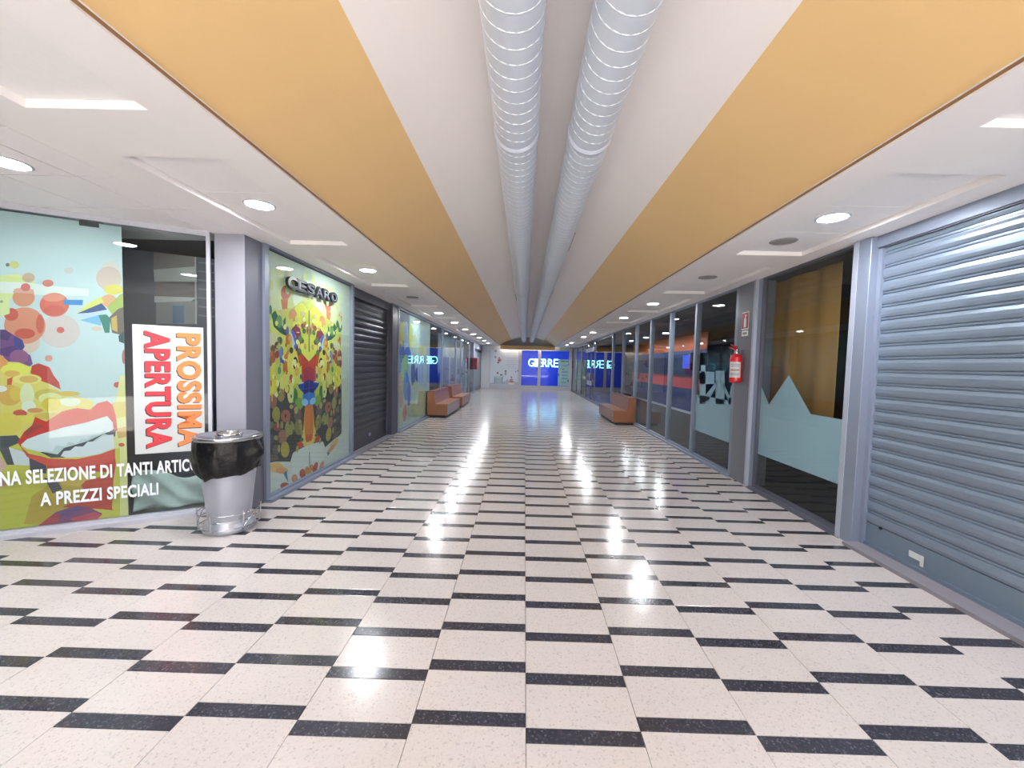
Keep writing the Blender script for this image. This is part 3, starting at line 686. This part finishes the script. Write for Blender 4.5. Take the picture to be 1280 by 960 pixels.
EM(372, 496, 9, 17, (176, 186, 72)); EM(369, 496, 3, 11, (66, 122, 66)); EM(374, 504, 5, 7, (120, 160, 60)); EM(363, 492, 4, 12, (206, 208, 128))
M([(376, 440), (386, 452), (386, 482), (377, 477), (377, 458)], (192, 72, 56)); M([(379, 462), (386, 458), (386, 482), (380, 478)], (160, 58, 72)); M([(372, 481), (379, 479), (386, 476), (386, 496), (380, 492), (374, 486)], (44, 66, 158)); M([(380, 478), (386, 474), (386, 500), (379, 496)], (48, 48, 116)); M([(378, 494), (386, 490), (386, 508), (379, 507)], (60, 112, 190)); EM(381, 503, 4, 4.5, (132, 186, 224))
for (x, y, rx, ry, c) in ((345, 518, 5, 10, (150, 144, 72)), (341, 502, 5, 9, (146, 104, 92)), (351, 494, 5, 8, (150, 126, 84)), (357, 520, 6, 8, (158, 96, 78)), (362, 535, 6, 9, (146, 146, 84)), (372, 518, 5, 8, (108, 88, 96)), (373, 534, 5, 10, (128, 122, 72)), (353, 546, 5.5, 9, (152, 106, 92)), (356, 562, 5.5, 10, (170, 154, 72)), (346, 534, 5, 5, (140, 72, 76)), (345, 562, 5, 6, (94, 92, 84)), (338, 530, 4, 6, (104, 116, 84)), (366, 508, 4, 5, (80, 76, 100)), (338, 548, 5, 6, (74, 78, 96))): EM(x, y, rx, ry, c)
M([(381, 508), (386, 506), (386, 560), (375, 556), (379, 536)], (214, 196, 92)); M([(381, 508), (386, 506), (386, 550), (381, 545), (380, 530)], (206, 118, 50)); EM(384, 548, 2.5, 5, (198, 92, 56)); EM(375, 556, 4, 4, (196, 80, 62))
M([(366, 566), (375, 561), (386, 556), (386, 614), (328, 640), (328, 622), (356, 600)], (202, 212, 208)); M([(328, 580), (344, 577), (366, 577), (362, 600), (328, 640)], (198, 206, 198)); EM(345, 584, 9, 6, (214, 178, 110)); EM(352, 588, 8, 4, (216, 150, 104)); M([(354, 592), (358, 588), (360, 602), (357, 598)], (46, 120, 160)); EM(378, 592, 4, 6, (178, 80, 62)); EM(384, 588, 3, 5, (196, 132, 72)); EM(356, 607, 6, 4, (178, 96, 74)); EM(368, 598, 4, 5, (206, 140, 110)); EM(340, 572, 8, 4, (104, 92, 80)); B([(385.6, 388), (386.6, 388), (386.6, 440), (385.6, 440)], (98, 96, 60)); B([(386, 565), (387, 565), (387.5, 584), (386.5, 584)], (78, 110, 130))
# small dabs of colour scattered through the print, mirrored like the rest
rd = random.Random(5)
pal = [(206, 200, 90), (176, 190, 96), (196, 120, 70), (120, 72, 74), (226, 224, 150), (98, 136, 84), (208, 160, 90), (92, 104, 160), (160, 84, 70), (222, 214, 110)]
for k in range(70):
    x, y = rd.uniform(330, 384), rd.uniform(396, 500)
    if abs(x-382) < 6 and y > 440: continue
    EM(x, y, rd.uniform(0.8, 2.6), rd.uniform(1.6, 5.5), rd.choice(pal))
for k in range(30):
    EM(rd.uniform(330, 378), rd.uniform(505, 572), rd.uniform(1.0, 2.6), rd.uniform(2.0, 5.0), rd.choice([(150, 140, 84), (120, 92, 84), (92, 90, 88), (140, 104, 80), (84, 96, 84), (168, 156, 92), (44, 46, 50)]))
for k in range(22):
    EM(rd.uniform(330, 384), rd.uniform(335, 392), rd.uniform(1.5, 4), rd.uniform(2.0, 7.0), rd.choice([(206, 212, 160), (212, 206, 140), (204, 212, 190), (210, 184, 140), (190, 204, 150)]))
# right outline of the round dark shape
B([(418, 560), (426, 545), (430, 525), (431, 500), (434, 495), (434, 573), (420, 580), (405, 590), (404, 575)], (198, 208, 202)); B([(328.5, 300), (332, 300), (332, 640), (328.5, 640)], (186, 196, 196))
tag(p2.build('poster'), 'tall mirrored poster of fruit colours, blue centre and dark base', 'poster')
# black 3D letters
ces = empty('shop_sign', LW.P(3.8, 2.4)); tag(ces, 'dark raised shop name letters above the mirrored poster', 'sign')
word = 'CESARO'; c0, c1 = 3.17, 4.44; step = (c1-c0)/6
for i, ch in enumerate(word):
    me = text_mesh(ch, 'letter', LW, c0+i*step+0.0, c0+(i+1)*step-0.0, 2.405, 2.555, 0.007, 0.035, mat('sign_letter', S(40, 44, 56), 0.4), 0.045)
    o = link('letter', me, ces); o.matrix_parent_inverse = Matrix.Translation(-ces.location)
    me = text_mesh(ch, 'letter_face', LW, c0+i*step+0.035, c0+(i+1)*step-0.035, 2.435, 2.525, 0.0425, 0.0015, mat('sign_face', S(176, 184, 190), 0.4), -0.03)
    o2 = link('letter_face', me, o)

# 3: long abstract poster behind the bench side glass
p3 = Print(LW, 7.46, 10.6, 0.06, 2.72, DP, (178, 196, 190))
rnd = random.Random(11)
p3.poly([(7.5, 2.7), (8.4, 2.72), (8.6, 1.9), (8.0, 1.6), (7.5, 1.9)], (90, 104, 128))
for (y, z, ry, rz, c) in ((7.75, 2.15, 0.14, 0.35, (206, 190, 70)), (7.95, 2.3, 0.16, 0.22, (208, 196, 96)), (8.55, 2.2, 0.16, 0.34, (186, 184, 70)), (8.15, 2.15, 0.2, 0.4, (150, 170, 200)), (7.7, 1.75, 0.2, 0.24, (92, 120, 176)), (8.3, 1.72, 0.3, 0.22, (78, 104, 170)), (8.15, 1.48, 0.26, 0.28, (150, 196, 130)), (7.65, 1.45, 0.15, 0.2, (120, 152, 200)), (8.2, 1.0, 0.24, 0.35, (92, 142, 196)), (8.45, 0.8, 0.16, 0.3, (86, 94, 160)), (7.75, 1.05, 0.18, 0.28, (206, 176, 130)), (7.8, 0.72, 0.16, 0.2, (204, 160, 140)), (8.1, 0.36, 0.16, 0.2, (188, 110, 84)), (7.65, 0.3, 0.15, 0.2, (206, 204, 130)), (8.8, 1.3, 0.2, 0.35, (92, 104, 96)), (9.2, 1.25, 0.2, 0.2, (92, 70, 84)), (9.1, 0.6, 0.5, 0.5, (172, 186, 150)), (9.8, 1.5, 0.6, 1.0, (170, 190, 196)), (9.6, 0.5, 0.6, 0.4, (186, 196, 160)), (8.9, 2.0, 0.3, 0.3, (164, 176, 150)), (9.7, 1.9, 0.5, 0.14, (196, 196, 110))): p3.ell(y, z, ry, rz, c)
tag(p3.build('poster'), 'faded blue and yellow abstract poster beside the first bench', 'poster')
# blue tall door panels further along with white stiles
dp = empty('display_doors', (XL-0.12, 15.0, 0)); tag(dp, 'blue glazed display doors with white stiles behind the second bench', 'display')
DPn = Plane((XL-0.12, 0), (0, 1))
def addto(root, mb, n, m):
    o = mb.build(n, m, root); o.matrix_parent_inverse = Matrix.Translation(-root.location); return o
for (y0, y1) in ((12.9, 14.3), (14.5, 15.8), (16.0, 17.3), (17.5, 18.9)):
    b = MB(); DPn.box(b, y0, y1, -0.02, 0.0, 0.05, 1.80); addto(dp, b, 'door_panel', mat('blue_panel', S(58, 78, 150), 0.3))
for y in (12.75, 14.3, 15.8, 17.3, 18.9):
    b = MB(); DPn.box(b, y, y+0.2, -0.03, 0.02, 0.0, 1.82); addto(dp, b, 'stile', M_white_fr)
b = MB(); b.tube([DPn.P(17.1, 0.95, 0.03), DPn.P(17.1, 1.0, 0.07), DPn.P(17.1, 1.4, 0.07), DPn.P(17.1, 1.45, 0.03)], 0.02, 8); addto(dp, b, 'handle', M_chrome)
b = MB(); DPn.box(b, 10.65, 20.85, -0.5, -0.45, 0, 2.75)
tag(b.build('window_backing', mat('pale_blue_board', S(168, 186, 200), 0.6)), 'pale blue backing board behind the far poster shop glass', 'board')

# ------------------------------------------------------------------ right: frosted films, curtain, blue shop
DF = -0.008
def film(name, polys, label):
    mb = MB(); 
    for pts in polys:
        n = len(pts); vs = [RW.P(a, z, DF) for a, z in pts]+[RW.P(a, z, DF-0.0015) for a, z in pts]
        mb.add(vs, [list(range(n)), list(range(n, 2*n))[::-1]]+[(i, (i+1) % n, n+(i+1) % n, n+i) for i in range(n)])
    o = mb.build(name, M_film); tag(o, label, 'window film'); return o
film('frosted_film', [[(-3.84, 0.48), (-2.33, 0.48), (-2.33, 1.125), (-2.87, 1.125), (-3.28, 1.54), (-3.645, 1.155), (-3.84, 1.385)]], 'pale frosted film with a mountain outline in front of the ochre curtain')
q = lambda x, y: RW.at(x, y, DF)
film('frosted_film', [[(-5.88, 0.48), (-4.45, 0.48), (-4.45, 1.12), (-5.88, 1.12)],
    [q(874.5, 466), q(874.5, 505), q(882, 505), q(882, 466)], [q(876, 456.5), q(876, 466.5), q(881.5, 466.5), q(881.5, 456.5)],
    [q(874.5, 464), q(874.5, 480), q(893, 480), q(893, 465)], [q(894.5, 463.5), q(894.5, 505), q(905.5, 505), q(905.5, 463.5)],
    [q(881, 495), q(881, 502), q(886, 500), q(896, 482), q(896, 476)], [q(904, 478), q(904, 486), q(911, 502), q(914, 500)], [q(910, 505), q(914, 482), q(919, 478), q(919, 506)]],
    'pale frosted film with building shapes below the fire extinguisher')
mb = MB(); N = 60; y0c, y1c = 2.92, 4.10; rings = []
for z in (0.55, 1.2, 2.0, 2.79):
    f = [(3.36+0.006*math.sin(i*0.4)+0.015*math.sin(i*0.23+z), y0c+(y1c-y0c)*i/N, z) for i in range(N+1)]
    rings.append(f+[(x+0.004, y, zz) for x, y, zz in f[::-1]])
mb.loft(rings, True, True, smooth=True)
tag(mb.build('curtain', M_curtain), 'soft ochre curtain hanging behind the mountain film window', 'curtain')
# blue and red shop
BS = Plane((5.75, 0), (0, -1))
def band(z0, z1, m, d, n): 
    b = MB(); BS.box(b, -20.6, -11.6, d-0.03, d, z0, z1); return addto(bsroot, b, n, m)
bsroot = empty('striped_shop_wall', (5.75, 16.0, 0)); tag(bsroot, 'blue shop wall with red and orange stripes behind the tall panes', 'wall panel')
M_sblue = mat('shop_blue', S(52, 72, 128), 0.6, vary=0.08); M_sblue2 = mat('shop_deep_blue', S(40, 50, 104), 0.6, vary=0.08)
band(0.1, 0.9, M_sblue2, 0.0, 'lower_panel'); band(0.9, 1.34, mat('shop_red', S(186, 62, 66), 0.6), 0.004, 'red_stripe'); band(1.34, 2.25, M_sblue, 0.0, 'upper_panel'); band(2.25, 2.79, mat('shop_orange', S(214, 104, 50), 0.6), 0.01, 'orange_stripe')
band(0.02, 0.1, M_white_fr, 0.02, 'skirting')
for k in range(4):
    b = MB(); BS.box(b, -20.5, -11.7, 0.0, 0.16, 1.5+0.17*k, 1.52+0.17*k); addto(bsroot, b, 'shelf', M_sblue2)
b = MB(); b.bevelbox(4.6, 5.1, 10.0, 10.6, 1.55, 2.05, 0.02); mon = b.build('display_monitor', M_black); tag(mon, 'small dark monitor with blue glow hanging inside the striped shop', 'monitor')
b = MB(); b.box(4.595, 4.599, 10.04, 10.56, 1.60, 2.0); b.build('screen', mat('screen_blue', S(10, 20, 90), 0.3, emit=(0.05, 0.12, 1.0, 1), estr=0.8), mon)
b = MB(); b.box(4.83, 4.87, 10.28, 10.32, 2.05, 2.79); b.build('bracket', M_alu_d, mon)
# lamps inside the striped shop
for k, y in enumerate((12.6, 14.9, 17.2)):
    place_light(4.75, y, ZS-0.001, True, '%s downlight inside the striped shop behind the tall panes' % ('nearest', 'middle', 'farthest')[k], 'downlights inside the striped shop')
tag(MB().box(3.13, 6.2, 2.3, 21.4, 0.0, 0.012).build('shop_floor', M_darker), 'dark inner floor of the shops behind the film covered glass', 'floor', kind='structure')

# ------------------------------------------------------------------ back: blue shop with neon name
M_neon = mat('neon_tube', S(200, 250, 255), 0.4, emit=(0.35, 0.85, 1.0, 1), estr=6.0)
M_bluewall = mat('blue_wall_glow', S(20, 50, 190), 0.5, emit=(0.01, 0.04, 0.6, 1), estr=0.55)  # neon light on the wall put in as weak blue emission
b = MB().box(-0.6, 3.3, 27.2, 27.25, 0.0, 2.79); tag(b.build('blue_glow_wall', M_bluewall), 'blue wall behind the end window, its neon light put in as glow', 'panel')
cv = MB().tube([(-1.6, 25.28, 2.74), (1.8, 25.28, 2.74)], 0.02, 10).build('added_tube_lamp', mat('added_lamp_tube', S(250, 250, 250), 0.4, emit=(0.85, 0.93, 1.0, 1), estr=25.0)); tag(cv, 'unseen tube lamp added behind the ochre beam to brighten the end wall', 'light')  # unseen lamp added to brighten the far end, hidden by the beam
neon = empty('neon_sign', (1.17, 26.1, 1.76)); tag(neon, 'bright cyan neon shop name on the blue end window', 'sign')
NP = Plane((0, 26.1), (1, 0))
word = 'GIERRE'; wd = [1.15, 0.5, 0.95, 1.05, 1.05, 0.95]; tot = sum(wd); a = 0.17; full = 2.04
for ch, wv in zip(word, wd):
    w_ = full*wv/tot
    me = text_mesh(ch, 'letter', NP, a+0.02, a+w_-0.02, 1.50, 2.03, 0.0, 0.06, M_neon, 0.0); o = link('letter', me, neon); o.matrix_parent_inverse = Matrix.Translation(-neon.location)
    a += w_
# white notice board right of the blue panes
nb = Print(BW, 2.16, 2.98, 0.27, 2.02, -0.05, (176, 204, 214))
for k, (z, a0_, a1_, c) in enumerate(((1.9, 2.3, 2.6, (90, 170, 110)), (1.9, 2.62, 2.85, (110, 140, 190)), (1.62, 2.4, 2.8, (140, 176, 196)), (1.38, 2.4, 2.56, (90, 180, 90)), (1.2, 2.4, 2.8, (130, 170, 190)), (0.98, 2.42, 2.78, (130, 170, 180)), (0.76, 2.4, 2.8, (120, 170, 170)), (0.5, 2.4, 2.7, (130, 176, 170)))): nb.poly([(a0_, z-0.04), (a1_, z-0.04), (a1_, z+0.04), (a0_, z+0.04)], c)
nb.ell(2.85, 0.62, 0.06, 0.09, (40, 70, 110)); nb.ell(2.86, 1.7, 0.04, 0.08, (60, 100, 130)); nb.ell(2.2, 1.0, 0.03, 0.1, (40, 90, 110))
tag(nb.build('notice_board'), 'pale notice board standing in the blue end window', 'sign')
# kitchen picture board
kb = Print(BW, -2.34, -0.47, 0.26, 2.56, 0.01, (206, 214, 226))
for i in range(9): kb.poly([(-1.3+0.05*(i % 2), 1.35+0.12*i), (-0.55, 1.35+0.12*i), (-0.55, 1.375+0.12*i), (-1.3+0.05*(i % 2), 1.375+0.12*i)], (176, 186, 208))
kb.poly([(-2.33, 0.27), (-0.48, 0.27), (-0.48, 0.44), (-1.2, 0.60), (-1.5, 0.40), (-2.33, 0.36)], (184, 178, 192))
kb.poly([(-2.05, 0.30), (-1.96, 0.30), (-1.96, 0.74), (-2.05, 0.74)], (140, 164, 176)); kb.poly([(-1.55, 0.30), (-1.46, 0.30), (-1.46, 0.74), (-1.55, 0.74)], (140, 164, 176)); kb.poly([(-2.06, 0.74), (-1.4, 0.74), (-1.4, 0.80), (-2.06, 0.80)], (178, 190, 190)); kb.poly([(-1.96, 0.34), (-1.55, 0.34), (-1.55, 0.70), (-1.96, 0.70)], (164, 184, 194))
kb.ell(-1.82, 1.02, 0.07, 0.07, (128, 112, 116)); kb.ell(-1.58, 0.90, 0.09, 0.06, (132, 118, 118)); kb.poly([(-1.36, 0.88), (-1.24, 0.88), (-1.24, 1.18), (-1.36, 1.18)], (158, 158, 160)); kb.ell(-1.3, 1.18, 0.07, 0.04, (120, 110, 116))
kb.ell(-0.9, 0.36, 0.2, 0.08, (220, 214, 206)); kb.ell(-0.9, 0.46, 0.16, 0.05, (150, 96, 92)); kb.ell(-0.9, 0.60, 0.11, 0.06, (190, 150, 140)); kb.ell(-0.9, 0.58, 0.12, 0.025, (140, 92, 92)); kb.ell(-0.9, 0.76, 0.05, 0.07, (170, 104, 92))
kb.ell(-1.72, 1.86, 0.12, 0.10, (186, 110, 118)); kb.ell(-1.80, 1.70, 0.07, 0.06, (120, 96, 110)); kb.ell(-1.74, 2.02, 0.05, 0.05, (206, 120, 116)); kb.ell(-2.0, 2.06, 0.05, 0.10, (150, 150, 160)); kb.ell(-1.98, 2.45, 0.09, 0.08, (150, 160, 164)); kb.ell(-0.63, 1.14, 0.03, 0.06, (110, 120, 150)); kb.ell(-0.5, 1.2, 0.04, 0.06, (120, 120, 130))
tag(kb.build('picture_board'), 'white brick kitchen picture board on the far end wall', 'picture')
b = MB(); BW.box(b, -2.36, -0.46, 0.0, 0.05, 0.0, 0.25); tag(b.build('baseboard_back', M_white_fr), 'white base rail under the kitchen picture', 'baseboard', kind='structure')
b = MB(); BW.box(b, 3.02, 3.08, 0.105, 0.108, 1.45, 1.95); tag(b.build('small_notice', M_red_d), 'tiny red notice on the far white post', 'sign')

# ------------------------------------------------------------------ benches
def bench(loc, flip, length, label):
    """profile in x (0 = wall, .59 = front), runs along +y"""
    root = empty('wooden_bench', loc); tag(root, label, 'bench', 'wooden benches along the shop fronts')
    f = -1 if flip else 1
    def pr(poly, a, b_, n, m):
        mb = MB().prism([(f*x, z) for x, z in poly], 'y', a, b_); return mb.build(n, m, root)
    pr([(0.03, 0.0), (0.53, 0.0), (0.53, 0.075), (0.03, 0.075)], 0.04, length-0.04, 'plinth', M_toe)
    side = [(0.0, 0.07), (0.59, 0.07), (0.59, 0.385), (0.235, 0.385), (0.19, 0.745), (0.0, 0.745)]
    pr(side, 0.0, 0.03, 'end_panel', M_wood); pr(side, length-0.03, length, 'end_panel', M_wood)
    pr([(0.565, 0.075), (0.585, 0.075), (0.585, 0.36), (0.565, 0.36)], 0.031, length-0.031, 'front_board', M_wood)
    pr([(0.20, 0.362), (0.592, 0.362), (0.592, 0.39), (0.20, 0.39)], 0.031, length-0.031, 'seat', M_wood)
    pr([(0.215, 0.391), (0.232, 0.391), (0.188, 0.74), (0.17, 0.74)], 0.031, length-0.031, 'backrest', M_wood)
    pr([(0.0, 0.741), (0.192, 0.741), (0.192, 0.757), (0.0, 0.757)], 0.0, length, 'top_board', M_wood_e)
    return root
bench((XL+0.03, 10.16, 0), False, 2.25, 'wooden bench beside the faded abstract poster, nearer of two')
bench((XL+0.03, 12.98, 0), False, 2.15, 'wooden bench before the blue display doors, farther of two')
bench((XR-0.06, 9.64, 0), True, 2.22, 'single wooden bench in front of the tall glass panes')

# ------------------------------------------------------------------ litter bin
bc = (-2.745, 2.085, 0)
binr = empty('litter_bin', bc); tag(binr, 'steel litter bin with black bag and wire foot basket by the pillar', 'bin')
MB().lathe([(0.19, 0.0), (0.205, 0.004), (0.207, 0.03), (0.20, 0.055), (0.172, 0.085), (0.165, 0.11)], 48).build('foot', M_steel, binr)
MB().lathe([(0.162, 0.09), (0.168, 0.12), (0.20, 0.42), (0.228, 0.70), (0.236, 0.80)], 48).build('body', M_steel, binr)
# bag: crumpled skirt over the rim
mb = MB(); n = 72; rings = []
rb = random.Random(3)
ph = [rb.uniform(0, 6.28) for _ in range(6)]
def low(t):
    base = 0.545+0.012*math.sin(3*t+ph[0])+0.008*math.sin(9*t+ph[1])
    dt = (t-math.radians(262)+PI) % (2*PI)-PI
    base -= 0.06*math.exp(-(dt/0.22)**2)
    dt2 = (t-math.radians(20)+PI) % (2*PI)-PI
    return base+0.05*math.exp(-(dt2/0.3)**2)
for j in range(9):
    f = j/8; ring = []
    for i in range(n):
        t = 2*PI*i/n
        z = 0.858+(low(t)-0.858)*f
        r = 0.262-0.012*f+0.016*math.sin(PI*f)+0.006*math.sin(11*t+ph[2]+3*f)*f+0.007*math.sin(17*t+ph[3]-5*f)*f+0.004*math.sin(29*t+7*f)
        dt = (t-math.radians(-8)+PI) % (2*PI)-PI
        r += 0.075*math.exp(-(dt/0.2)**2)*math.exp(-((f-0.45)/0.25)**2)
        ring.append((r*math.cos(t), r*math.sin(t), z))
    rings.append(ring)
for j in range(3):   # folds back under to the body
    f = (j+1)/3; prev = rings[8]
    rings.append([(p[0]*(1-0.16*f), p[1]*(1-0.16*f), p[2]+0.02*f) for p in prev])
mb.loft(rings, True, False, smooth=True); mb.build('bag', M_bag, binr)
lid = MB().lathe([(0.262, 0.838), (0.270, 0.845), (0.272, 0.868), (0.266, 0.876), (0.24, 0.874), (0.235, 0.866), (0.12, 0.842), (0.10, 0.84), (0.098, 0.80)], 56, caps=False).build('lid', mat('lid_steel', S(176, 178, 184), 0.2, 0.9, vary=0.04), binr)
MB().lathe([(0.098, 0.845), (0.105, 0.86), (0.105, 0.895), (0.098, 0.898), (0.092, 0.893), (0.092, 0.80)], 40, caps=False).build('opening_collar', M_chrome, lid)
MB().lathe([(0.092, 0.815), (0.05, 0.813), (0.01, 0.812)], 32).build('dark_opening', M_black, lid)
bk = empty('wire_basket', (0,0,0)); bk.parent = binr
def circ(r, z, n=48): return [(r*math.cos(2*PI*i/n), r*math.sin(2*PI*i/n), z) for i in range(n)]
for r, z in ((0.236, 0.06), (0.240, 0.125), (0.244, 0.185)):
    MB().tube(circ(r, z), 0.0045, 6, closed=True).build('wire_ring', M_chrome, bk)
for q_ in range(6):
    t = PI/6+q_*PI/3
    MB().tube([(0.20*math.cos(t), 0.20*math.sin(t), 0.03), (0.236*math.cos(t), 0.236*math.sin(t), 0.045), (0.24*math.cos(t), 0.24*math.sin(t), 0.125), (0.245*math.cos(t), 0.245*math.sin(t), 0.215)], 0.005, 6).build('wire_upright', M_chrome, bk)
for q_ in range(12):
    t0 = q_*PI/6; t1 = t0+PI/6; za, zb_ = (0.06, 0.185) if q_ % 2 else (0.185, 0.06)
    if q_ in (5, 6, 7, 11, 0):
        MB().tube([((0.238+0.004*k/4)*math.cos(t0+(t1-t0)*k/4), (0.238+0.004*k/4)*math.sin(t0+(t1-t0)*k/4), za+(zb_-za)*k/4) for k in range(5)], 0.0035, 6).build('wire_brace', M_chrome, bk)

# ------------------------------------------------------------------ fire extinguisher + its sign + hose cabinet
ex = empty('fire_extinguisher', (2.945, 4.235, 1.41)); tag(ex, 'red fire extinguisher hanging on the grey pillar', 'extinguisher')
MB().lathe([(0.06, 0.0), (0.078, 0.006), (0.082, 0.03), (0.082, 0.33), (0.076, 0.365), (0.055, 0.39), (0.03, 0.402), (0.022, 0.41)], 36).build('cylinder', M_red, ex)
MB().lathe([(0.024, 0.40), (0.026, 0.41), (0.026, 0.435), (0.018, 0.445), (0.018, 0.47)], 18).build('valve', M_chrome, ex)
b = MB().prism([(-0.02, 0.455), (-0.10, 0.485), (-0.105, 0.495), (0.02, 0.475)], 'y', -0.012, 0.012); b.build('carry_handle', M_red_d, ex)
b = MB().prism([(-0.02, 0.485), (-0.085, 0.53), (-0.09, 0.54), (0.02, 0.50)], 'y', -0.01, 0.01); b.build('squeeze_lever', M_red_d, ex)
MB().tube([(0.02, 0.0, 0.46), (0.0, 0.06, 0.50), (-0.03, 0.12, 0.49), (-0.03, 0.145, 0.40), (-0.02, 0.12, 0.25), (-0.02, 0.095, 0.12)], 0.011, 8).build('hose', M_black, ex)
mb = MB(); n = 16; rings = []
for z in (0.07, 0.29):
    rings.append([(0.0826*math.cos(t), 0.0826*math.sin(t), z) for t in [PI*0.98+PI*0.62*i/n for i in range(n+1)]])
mb.loft(rings, False, False, smooth=True); lab = mb.build('label_sticker', M_paper, ex); lab['label'] = 'white instruction label'
for z in (0.25, 0.225, 0.17, 0.12, 0.10):
    rings = [[(0.083*math.cos(t), 0.083*math.sin(t), zz) for t in [PI*1.03+PI*0.5*i/10 for i in range(11)]] for zz in (z, z+0.012)]
    MB().loft(rings, False, False, smooth=True).build('print_line', M_off if z != 0.17 else M_red_d, lab)
b = MB().box(0.07, 0.09, -0.03, 0.03, 0.15, 0.46); b.build('wall_bracket', M_alu_d, ex)

def sgn(y0, y1, z0, z1, mb, x): mb.box(x-0.003, x, y0, y1, z0, z1)
b = MB(); sgn(4.115, 4.295, 2.155, 2.40, b, 3.029); es = b.build('extinguisher_sign', M_letter_w); tag(es, 'red pictogram sign above the fire extinguisher', 'sign')
b = MB(); sgn(4.125, 4.285, 2.17, 2.388, b, 3.0258); b.build('red_field', M_red_d, es)
EP = Plane((3.0225, 0), (0, -1))
pic = [(-4.235, 2.185), (-4.175, 2.185), (-4.175, 2.30), (-4.19, 2.32), (-4.195, 2.335), (-4.17, 2.345), (-4.17, 2.355), (-4.20, 2.352), (-4.20, 2.365), (-4.215, 2.365), (-4.215, 2.335), (-4.22, 2.32), (-4.235, 2.30)]
n = len(pic); b = MB(); b.add([EP.P(a, z, 0) for a, z in pic]+[EP.P(a, z, -0.0005) for a, z in pic], [list(range(n)), list(range(n, 2*n))[::-1]]+[(i, (i+1) % n, n+(i+1) % n, n+i) for i in range(n)]); b.build('pictogram', M_letter_w, es)
b = MB(); sgn(4.12, 4.285, 2.065, 2.14, b, 3.029); es2 = b.build('number_plate', M_letter_w, es)
b = MB(); sgn(4.15, 4.255, 2.085, 2.12, b, 3.0258); b.build('plate_print', M_off, es2)

hc = empty('hose_cabinet', (XL+0.02, 20.3, 1.28)); tag(hc, 'red fire hose cabinet on the wall before the far shutter', 'cabinet')
MB().bevelbox(0.0, 0.24, 0.0, 0.75, 0.0, 0.62, 0.01).build('body', M_red_d, hc)
MB().bevelbox(0.24, 0.26, 0.03, 0.72, 0.03, 0.59, 0.004).build('door', M_red, hc)
MB().box(0.005, 0.235, -0.004, 0.0, 0.04, 0.58).build('side_plate', mat('maroon', S(96, 30, 44), 0.4), hc)
b = MB().box(XL-0.05, XL+0.02, 20.9, 21.32, 0.0, ZS); tag(b.build('trim_6', M_alu_l), 'pale grey post beside the hose cabinet', 'post', kind='structure')

# entrance door hardware on the far right glass
d1 = empty('door_1', (XR-0.03, 17.8, 0)); tag(d1, 'glass entrance door with steel handles in the far glass front', 'door', kind='structure')
for y in (17.55, 18.05):
    b = MB(); b.tube([(-0.03, y-17.8, 0.75), (-0.09, y-17.8, 0.78), (-0.09, y-17.8, 1.25), (-0.03, y-17.8, 1.28)], 0.018, 8); b.build('handle', M_chrome, d1)
b = MB().box(-0.06, -0.02, -0.5, 0.5, 0.72, 0.92); b.build('lock_plate', M_alu_l, d1)
b = MB().box(-0.06, -0.02, -1.0, 1.3, 2.28, 2.45); b.build('door_header', M_alu_l, d1)
